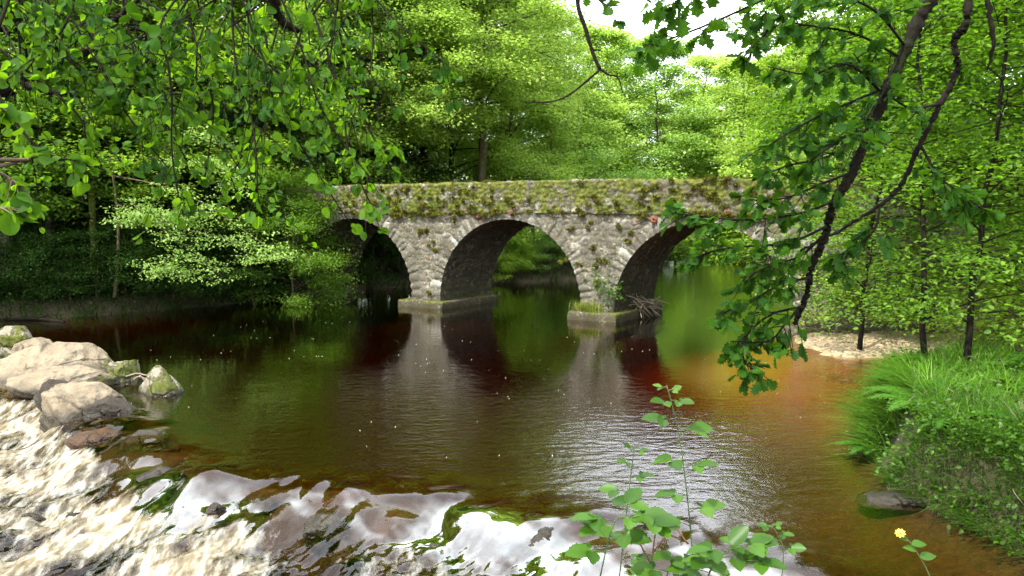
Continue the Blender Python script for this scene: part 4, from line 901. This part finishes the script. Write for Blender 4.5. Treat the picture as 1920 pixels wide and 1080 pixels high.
W.build('trunk', M['bark'], o); Lf.build('crown', M['leaf_cool'], o)

# ------------------------------------------------------------------ saplings on the right bank
for key, sd_, h_, rd_ in (('sapling', 21, 7.5, 1.9), ('sapling_b', 22, 8.0, 2.2)):
    W, Lf = tree_proto(h_, .10, rd_, 40, .075, 360, 26, sd_, droop=.10, trad=.045, tmpl=OVATE, sigk=.62, flat=.75)
    t_ = W.build('trunk', M['bark_dark'], None, True); c_ = Lf.build('crown', M['leaf_deep'], None); TREES[key] = (t_.data, c_.data); bpy.data.objects.remove(t_); bpy.data.objects.remove(c_)
for key, x_, y_, s_, lab in [('sapling', 6.75, 11.75, 1.0, 'thin dark stemmed sapling on the bank, right of a thinner one'), ('sapling_b', 6.5, 12.35, .95, 'thinner sapling on the bank just left of the dark stem'), ('sapling_b', 8.4, 12.3, 1.0, 'sapling at the right edge of the grassy bank'), ('sapling', 8.3, 16.9+2.0, 1.1, 'sapling on the sandy shore leaning over the water')]:
    plant_tree(key, x_, y_, s_, name='sapling', label=lab, cat='sapling', tilt=(.0, -.06))

# ------------------------------------------------------------------ oak whose branch hangs over the right of the view
oak = empty('oak_tree', (4.6, 1.6, 1.6)); ob = np.array(oak.location); tag(oak, 'oak with rough dark branch and lobed leaves hanging at right', 'tree')
W = Acc(); Bm = Acc(); Bm2 = Acc(); Lf = Acc(); Tw = Acc()
W.tube(curve([(0, 0, -.3), (-.05, .05, 1.5), (-.1, .2, 3.2), (-.1, .3, 5.0), (.1, .4, 7.5)], 14), np.linspace(.27, .12, 14), 10, .15); W.build('trunk', M['bark_moss'], oak, True)
D1 = 4.3
def rough_branch(acc, P, r0, r1, n=8):
    m_ = len(P); rr_ = np.linspace(r0, r1, m_)*(1+.10*np.array([R.gauss(0, 1) for _ in range(m_)])); acc.tube(P+np.array([[R.gauss(0, .003) for _ in range(3)] for _ in range(m_)]), rr_, 12, .45)
main = along([(2600, -700, 2.4), (2150, -330, 3.4), (1850, -120, 4.1), (1745, 0, D1), (1692, 105, D1), (1640, 225, D1), (1600, 320, D1), (1562, 385, D1), (1548, 440, D1+.05), (1522, 500, D1+.1), (1512, 555, D1+.15), (1490, 608, D1+.2)], 190)-ob
rough_branch(Bm, main, .038, .013)
second = along([(2300, -500, 2.9), (1980, -260, 3.7), (1830, -60, 4.4), (1812, 40, 4.45), (1790, 75, 4.5), (1795, 130, 4.5), (1765, 190, 4.5), (1725, 270, 4.55), (1690, 345, 4.6), (1650, 385, 4.6), (1560, 440, 4.6), (1500, 470, 4.6)], 170)-ob
rough_branch(Bm2, second, .025, .007)
third = along([(1845, -20, 4.4), (1858, 40, 4.4), (1862, 90, 4.42), (1850, 130, 4.45)], 20)-ob
rough_branch(Bm2, third, .014, .006)
def leafy_twig(P, tmpl, size, nside, lper, lenr, twacc, lfacc, r0=.008, r1=.003, leafy_from=.15, droop=.5, flat=.55, spread=.06, nsplit=5, end=True):
    twacc.tube(P, np.linspace(r0, r1, len(P)), 5, .15)
    T = np.gradient(P, axis=0); T /= np.linalg.norm(T, axis=1)[:, None]; m_ = len(P)
    for k in range(nside):
        i = int((leafy_from+(1-leafy_from)*(k+rng.rand())/nside)*(m_-1)); sgn = 1 if k % 2 else -1
        sdv = np.cross(T[i], (0, 0, 1.)); sdv /= np.linalg.norm(sdv)+1e-9
        d = T[i]*.7+sdv*sgn*rng.uniform(.3, 1.0)+rng.normal(0, .35, 3)+np.array((0, 0, -.15)); d /= np.linalg.norm(d)
        l_ = rng.uniform(*lenr)*(1-.4*i/m_); q = np.linspace(0, 1, nsplit)[:, None]; S = P[i]+d*l_*q-np.array((0, 0, droop))*l_*q**2*.4
        twacc.tube(S, np.linspace(r1*1.1, r1*.5, nsplit), 4)
        n_ = max(2, int(lper*rng.uniform(.6, 1.4))); tt_ = rng.uniform(.25, 1.0, n_); bp_ = np.array([[np.interp(t__, q[:, 0], S[:, c_]) for c_ in range(3)] for t__ in tt_])
        dl = d+rng.normal(0, .65, (n_, 3)); dl[:, 2] -= .35
        nr = rng.normal(0, 1, (n_, 3))*(1-flat)+np.array((0, -.15, 1.))*flat
        add_leaves(lfacc, tmpl, bp_+rng.normal(0, .004, (n_, 3)), dl, nr, size*rng.uniform(.6, 1.25, n_))
tw = [[(1660, 165, D1), (1600, 190, 4.2), (1540, 215, 4.1), (1470, 255, 4.0), (1415, 285, 3.9)], [(1690, 108, D1), (1600, 62, 4.2), (1500, 45, 4.1), (1420, 25, 4.0)], [(1655, 175, D1), (1590, 120, 4.1), (1520, 140, 4.0), (1440, 125, 3.9)],
 [(1600, 322, D1), (1540, 345, 4.2), (1470, 372, 4.1), (1400, 375, 4.0)], [(1570, 375, D1), (1500, 400, 4.2), (1400, 412, 4.1), (1310, 405, 4.0), (1255, 398, 3.95)], [(1550, 425, D1), (1480, 455, 4.2), (1400, 462, 4.1), (1340, 470, 4.0), (1300, 485, 4.0)],
 [(1520, 520, D1), (1460, 535, 4.3), (1400, 570, 4.2), (1345, 590, 4.1)], [(1508, 575, D1), (1445, 590, 4.3), (1400, 630, 4.2), (1395, 675, 4.15), (1420, 698, 4.1)], [(1640, 230, D1), (1560, 290, 4.2), (1480, 310, 4.1), (1430, 330, 4.)],
 [(1700, 90, D1), (1640, 20, 4.1), (1560, -10, 4.0), (1480, -10, 3.9)], [(1680, 130, D1), (1620, 230, 4.0), (1580, 260, 3.9), (1520, 300, 3.9)], [(1545, 440, D1), (1500, 480, 4.4), (1440, 500, 4.3), (1400, 520, 4.3)],
 [(1765, 195, 4.5), (1700, 200, 4.4), (1640, 150, 4.3), (1600, 100, 4.2)], [(1725, 270, 4.55), (1760, 330, 4.5), (1800, 360, 4.4), (1850, 400, 4.4)], [(1650, 385, 4.6), (1640, 430, 4.5), (1600, 470, 4.5), (1560, 500, 4.5)], [(1500, 575, 4.45), (1470, 610, 4.4), (1440, 640, 4.3), (1370, 640, 4.2)]]
for tp_ in tw:
    leafy_twig(along(tp_, 18)-ob, OAK, .070, 17, 6.5, (.08, .26), Tw, Lf)
hang = [[(1700, -160, 4.2), (1560, -60, 4.1), (1430, 0, 4.0), (1330, 45, 3.9), (1250, 75, 3.85), (1205, 85, 3.8)], [(1500, -90, 4.0), (1400, -40, 3.9), (1300, -25, 3.8), (1230, 0, 3.8)], [(1560, -60, 4.1), (1470, 20, 4.), (1420, 80, 4.), (1390, 110, 4.)]]
for tp_ in hang: leafy_twig(along(tp_, 18)-ob, OAK, .09, 9, 4.5, (.08, .2), Tw, Lf, leafy_from=.35)
W2 = along([(1750, -260, 4.3), (1500, -220, 4.3), (1250, -140, 4.2), (1100, -60, 4.1), (1083, 0, 4.1), (1098, 55, 4.1), (1112, 100, 4.1), (1125, 130, 4.1)], 40)-ob; Bm2.tube(W2, np.linspace(.016, .0085, 40), 6, .3)
for p_ in ([(1125, 130, 4.1), (1100, 152, 4.1), (1060, 182, 4.1), (1020, 192, 4.1), (975, 190, 4.1)], [(1125, 130, 4.1), (1143, 141, 4.1), (1158, 145, 4.1), (1168, 175, 4.1)], [(1110, 93, 4.1), (1125, 95, 4.1)]): Bm2.tube(along(p_, 14)-ob, np.linspace(.0065, .0025, 14), 5, .25)
leafy_twig(along([(1095, -60, 4.1), (1110, -20, 4.1), (1130, 5, 4.05), (1150, 20, 4.0)], 10)-ob, OAK, .07, 7, 4, (.05, .12), Tw, Lf)
rs_ = np.random.RandomState(5)
for k_ in range(7):                     # limbs of the upper crown, above the picture
    e_ = np.array((.9, 2.6, 6.9))+rs_.normal(0, 1, 3)*(1.3, 1.3, .5); P = curve([ob+(0, .3, 4.2+.2*k_), .5*(ob+(0, .3, 5))+.5*e_, e_], 12)-ob; Bm2.tube(P, np.linspace(.05, .012, 12), 6)
    for _ in range(5): cluster(Lf, e_+rs_.normal(0, 1, 3)*(.7, .7, .3)-ob, 30, (.45, .45, .18), .10, OAK, .8, None, rs_)
Bm.build('branch', M['bark_dark'], oak, True); Bm2.build('branch', M['bark_dark'], oak, True); Tw.build('twigs', M['bark_dark'], oak, True); Lf.build('foliage', M['leaf_oak'], oak)

# ------------------------------------------------------------------ alder hanging over the upper left
al = empty('alder_tree', (-4.8, 1.2, 1.5)); ab = np.array(al.location); tag(al, 'alder with round leaves on drooping twigs over the upper left', 'tree')
W = Acc(); Bm = Acc(); Tw = Acc(); Lf = Acc(); Lf2 = Acc()
W.tube(curve([(0, 0, -.3), (.1, .1, 2), (.2, .3, 4.5), (.1, .3, 7)], 14), np.linspace(.20, .09, 14), 10, .15); W.build('trunk', M['bark_moss'], al, True)
boughs = [[(-1500, -900, 1.9), (-500, -330, 3.2), (100, -150, 3.9), (420, -90, 4.1), (760, -60, 4.2)], [(-1500, -700, 2.), (-500, -100, 3.3), (-40, 160, 3.9), (60, 128, 4.0), (150, 100, 4.0), (200, 55, 4.0), (262, -5, 4.0)], [(-1200, -400, 2.2), (-400, 60, 3.3), (-20, 140, 3.8), (80, 170, 3.9), (150, 180, 4.)],
   [(-500, -330, 3.2), (200, -190, 3.4), (480, -60, 3.5), (520, 30, 3.6), (560, 60, 3.7)]]
for k_, b_ in enumerate(boughs): rough_branch(Bm, along(b_, 60)-ab, .045 if k_ != 2 else .02, .010)
BP = np.vstack([along(b_, 60) for b_ in boughs])
def from_bough(P):                       # every twig grows out of the nearest bough
    q_ = BP[np.argmin(np.linalg.norm(BP-P[0], axis=1))]; return curve(np.vstack([q_, P[::3], P[-1]]), 24)
nh = 38
for k_ in range(nh):
    x0 = -60+770*(k_+R.random())/nh; D_ = R.uniform(3.2, 4.6); ln = R.uniform(90, 400)*(1 if x0 > 250 else .85); dx = R.choice([-1, 1, 1])*R.uniform(20, 230); y0 = R.uniform(-80, 60)
    if x0 > 640: ln = min(ln, 260)
    pts = [(x0, y0, D_), (x0+dx*.25+R.uniform(-12, 12), y0+ln*.35, D_-.05), (x0+dx*.6+R.uniform(-12, 12), y0+ln*.7, D_-.1), (x0+dx, y0+ln, D_-.1)]
    leafy_twig(from_bough(along(pts, 16))-ab, ROUND, R.uniform(.034, .046), 15, 5.4, (.07, .36), Tw, (Lf, Lf2)[k_ % 5 < 2], .0055, .0022, .12, .8, .15)
for pts in ([(560, -60, 4.2), (600, 60, 4.1), (640, 180, 4.0), (655, 290, 3.95), (690, 370, 3.9), (700, 395, 3.9)], [(480, -50, 3.9), (500, 80, 3.9), (520, 200, 3.8), (575, 290, 3.8), (640, 395, 3.8)], [(330, -40, 3.8), (380, 120, 3.8), (400, 210, 3.8), (385, 330, 3.8)], [(230, 0, 4), (260, 130, 4.), (300, 210, 3.9), (350, 300, 3.9)], [(-30, 130, 3.), (30, 230, 3.), (90, 290, 3.), (150, 300, 3.0)], [(-40, 60, 3.2), (60, 140, 3.2), (150, 220, 3.2), (160, 290, 3.2)]):
    leafy_twig(from_bough(along(pts, 22))-ab, ROUND, .048, 12, 3.4, (.05, .16), Tw, Lf, .007, .0025, .2, .8, .45)
for k_ in range(6):
    e_ = np.array((-3.2, 2.0, 7.4))+rs_.normal(0, 1, 3)*(1.3, 1.2, .4); P = curve([ab+(.1, .3, 4.4), .5*(ab+(0, .3, 5.4))+.5*e_, e_], 12)-ab; Bm.tube(P, np.linspace(.04, .01, 12), 6)
    for _ in range(4): cluster(Lf, e_+rs_.normal(0, 1, 3)*(.6, .6, .3)-ab, 30, (.4, .4, .18), .06, ROUND, .8, None, rs_)
Bm.build('bough', M['bark_dark'], al, True); Tw.build('twigs', M['bark_dark'], al, True); Lf.build('foliage', M['leaf_alder'], al); Lf2.build('foliage', M['leaf_oak'], al)
# hazel leaves close by at the left edge
hz = empty('hazel_bush', (-2.6, .9, 1.6)); hb = np.array(hz.location); tag(hz, 'hazel with large soft leaves poking in at the left edge', 'bush'); Tw = Acc(); Lf = Acc()
for pts in ([(-700, 500, 1.2), (-300, 330, 1.7), (-60, 300, 1.9), (10, 330, 2.0), (40, 350, 2.0)], [(-700, 700, 1.3), (-300, 500, 1.7), (-60, 400, 1.9), (20, 390, 1.95)], [(-600, 200, 1.4), (-200, 180, 1.8), (-30, 190, 1.95), (20, 215, 2.)]):
    leafy_twig(curve(np.vstack([hb+(.1, .1, 1.69), along(pts[-3:], 5)]), 16)-hb, ROUND, .042, 7, 2.6, (.03, .08), Tw, Lf, .006, .003, .55, .6, .4)
Hs = Acc(); Hs.tube(curve([(0, 0, -.2), (-.1, 0, .8), (0.1, .1, 1.7)], 8), np.linspace(.02, .01, 8), 6); Hs.build('stem', M['bark'], hz, True); Tw.build('twigs', M['bark'], hz, True); Lf.build('foliage', M['leaf_alder'], hz)

# ------------------------------------------------------------------ brambles and flower close to the camera
def bramble(pts, nodes, label, size=.039, r0=.0028, mat='leaf_bramble', tipcol=None):
    P = along(pts, 30); b_ = P[0].copy(); o = empty('bramble_cane', tuple(b_)); tag(o, label, 'bramble'); S = Acc(); Lf = Acc(); P = P-b_
    S.tube(P, np.linspace(r0, r0*.4, 30), 6, .1)
    for t_ in np.linspace(.1, .95, 40):                                # prickles
        i = t_*29; p_ = np.array([np.interp(i, range(30), P[:, c_]) for c_ in range(3)]); d_ = rng.normal(0, 1, 3); d_[2] = -.3; d_ /= np.linalg.norm(d_); S.tube([p_, p_+d_*.008], [.0014, .0002], 3)
    for (t_, dirx, sz_) in nodes:
        i = t_*29; p_ = np.array([np.interp(i, range(30), P[:, c_]) for c_ in range(3)]); d_ = np.array((dirx, rng.uniform(-.6, .4), .6)); d_ /= np.linalg.norm(d_)
        st = .035*sz_; q = np.linspace(0, 1, 5)[:, None]; K = p_+d_*st*q+np.array((0, 0, -.012))*q**2; S.tube(K, .0012, 4)
        e_ = K[-1]; sdv = np.cross(d_, (0, 0, 1.)); sdv /= np.linalg.norm(sdv)
        dl = np.array([d_*1+(0, 0, -.45), sdv+d_*.35+(0, 0, -.25), -sdv+d_*.35+(0, 0, -.25)]); nr = np.array([(0, -.35, 1.), (0, -.35, 1), (0, -.35, 1)])+rng.normal(0, .25, (3, 3))
        add_leaves(Lf, BRAM, np.tile(e_, (3, 1))+dl*.004, dl, nr, size*sz_*np.array([1.35, 1.1, 1.1]))
    S.build('stem', M['stem'], o, True); Lf.build('foliage', M[mat], o)
bramble([(1330, 1500, 2.0), (1310, 1200, 2.05), (1298, 1030, 2.1), (1285, 900, 2.1), (1270, 800, 2.1), (1250, 722, 2.1)], [(.50, .8, 1.2), (.55, -1, 1.1), (.66, -.9, 1.25), (.64, .8, 1.1), (.76, .9, 1.3), (.82, -1, 1.1), (.91, -.7, .8), (.92, .8, .75), (.97, .5, .5), (.985, -.6, .5), (.46, -.9, 1.1)], 'tallest bramble cane rising from the bottom edge, right of a shorter one')
bramble([(1140, 1500, 2.1), (1150, 1200, 2.1), (1165, 1050, 2.15), (1178, 930, 2.15), (1190, 835, 2.15)], [(.60, -.9, 1.1), (.66, .9, 1.0), (.76, -1, 1.0), (.84, .8, .8), (.92, -.8, .6), (.97, .7, .5), (.985, -.4, .45), (.5, 1, 1.2)], 'shorter bramble cane left of the tallest cane')
bramble([(1100, 1500, 2.0), (1110, 1200, 2.0), (1130, 1060, 2.0), (1160, 970, 2.0), (1215, 1000, 1.95)], [(.55, -1, 1.3), (.62, 1, 1.3), (.70, -1, 1.4), (.78, .3, 1.3), (.85, .9, 1.2), (.93, .7, 1.3), (.98, 1, 1.1), (.6, -.4, 1.4), (.73, .9, 1.2)], 'bushy bramble arching low at the bottom edge, left group')
bramble([(1300, 1500, 1.95), (1310, 1200, 1.95), (1330, 1075, 1.95), (1375, 1030, 1.9), (1400, 1060, 1.9)], [(.5, -1, 1.3), (.6, 1, 1.3), (.68, -1, 1.3), (.76, .9, 1.3), (.85, .6, 1.2), (.95, 1, 1.2), (.56, -.5, 1.4), (.64, .3, 1.2)], 'low bramble spray at the bottom edge under the tallest cane')
bramble([(1230, 1500, 2.), (1235, 1200, 2.), (1250, 1080, 2.), (1290, 1040, 2.)], [(.5, -1, 1.3), (.6, 1, 1.3), (.7, -1, 1.2), (.8, .9, 1.2), (.9, -.6, 1.2), (.97, 1, 1.)], 'short bramble shoot between the two bramble groups')
bramble([(1445, 1500, 2.3), (1455, 1200, 2.3), (1468, 1060, 2.3), (1466, 1020, 2.3), (1447, 985, 2.3)], [(.7, .8, .7), (.78, -.9, .6), (.9, .8, .55), (.97, -.7, .5), (.99, .5, .4)], 'small thin green shoot standing right of the brambles', .045, .0025)
a = Acc()
for p_ in ([(1215, 1200, 2.05), (1222, 1060, 2.05), (1232, 975, 2.05)], [(1225, 1035, 2.05), (1250, 1005, 2.05), (1275, 1010, 2.0)], [(1200, 1020, 2.05), (1225, 1075, 2.05), (1232, 1200, 2.05)], [(1232, 975, 2.05), (1262, 985, 2.05), (1290, 1020, 2.05)]): a.tube(along(p_, 10), .0024, 5, .2)
tag(a.build('dead_stalk', M['stem_red']), 'bare reddish stalks among the bramble leaves', 'dead stalk')
P = along([(1800, 1500, 2.3), (1775, 1180, 2.3), (1745, 1085, 2.3), (1722, 1040, 2.3), (1705, 1015, 2.3), (1688, 1000, 2.3)], 24); b_ = P[0].copy()
o = empty('yellow_flower', tuple(b_)); tag(o, 'single yellow flower on a leaning stem at lower right', 'flower'); S = Acc(); S.tube(P-b_, np.linspace(.0026, .0013, 24), 5); S.build('stem', M['stem'], o, True)
Lf = Acc(); ii = [13, 15, 17, 19]; add_leaves(Lf, OVATE, P[ii]-b_, np.array([(1, 0, .2), (-1, 0, .3), (1, 0, .1), (-.9, 0, .3)]), np.tile((0, -.5, 1.), (4, 1)), np.array([.05, .04, .045, .03])); Lf.build('leaf', M['leaf_bramble'], o)
Lf = Acc(); c_ = P[-1]-b_; ax = np.array((-.35, -.55, .75)); ax /= np.linalg.norm(ax); u_ = np.cross(ax, (1, 0, 0)); u_ /= np.linalg.norm(u_); v_ = np.cross(ax, u_); th = np.arange(9)*2*math.pi/9
dl = np.cos(th)[:, None]*u_+np.sin(th)[:, None]*v_+ax*.15; add_leaves(Lf, QL, np.tile(c_, (9, 1)), dl, np.tile(ax, (9, 1)), np.full(9, .016)); Lf.build('petals', M['petal'], o)
S = Acc(); S.tube([c_-ax*.003, c_+ax*.004], [.005, .004], 8); S.build('flower_eye', M['flower_eye'], o)

# ------------------------------------------------------------------ flecks of foam drifting on the pool
a = Acc(); n_ = 120
x = rng.uniform(-9, 6, n_*4); y = rng.uniform(10.5, 27, n_*4); k = (sdf(x, y) < -.3) & (crest_d(x, y) < -.5) & (fbm(x*.5, y*1.3, 4, 13) > .56) & (abs(x) < .62*y); x, y = x[k][:n_], y[k][:n_]
s_, w_ = sw(x, y); k = w_ < -.8; x, y = x[k], y[k]; n_ = len(x)
th = np.arange(7)*2*math.pi/7; r_ = rng.uniform(.002, .0065, n_)[:, None]*rng.uniform(.6, 1.3, (n_, 7))
zs_ = np.full(n_, .006); rim_ = np.stack([x[:, None]+r_*np.cos(th)*1.5, y[:, None]+r_*np.sin(th), np.repeat((zs_-.02)[:, None], 7, 1)], -1); cc = np.stack([x, y, zs_+.006], -1)[:, None, :]
V = np.concatenate([rim_, cc], 1).reshape(-1, 3); b = (np.arange(n_)*8)[:, None]; j = np.arange(7)
tri = np.stack([np.broadcast_to(b+j, (n_, 7)), np.broadcast_to(b+(j+1) % 7, (n_, 7)), np.broadcast_to(b+7, (n_, 7))], -1).reshape(-1, 3); a.add(V, tri)
tag(a.build('foam', M['foam']), 'small white flecks of foam drifting on the dark pool', 'foam', kind='stuff')
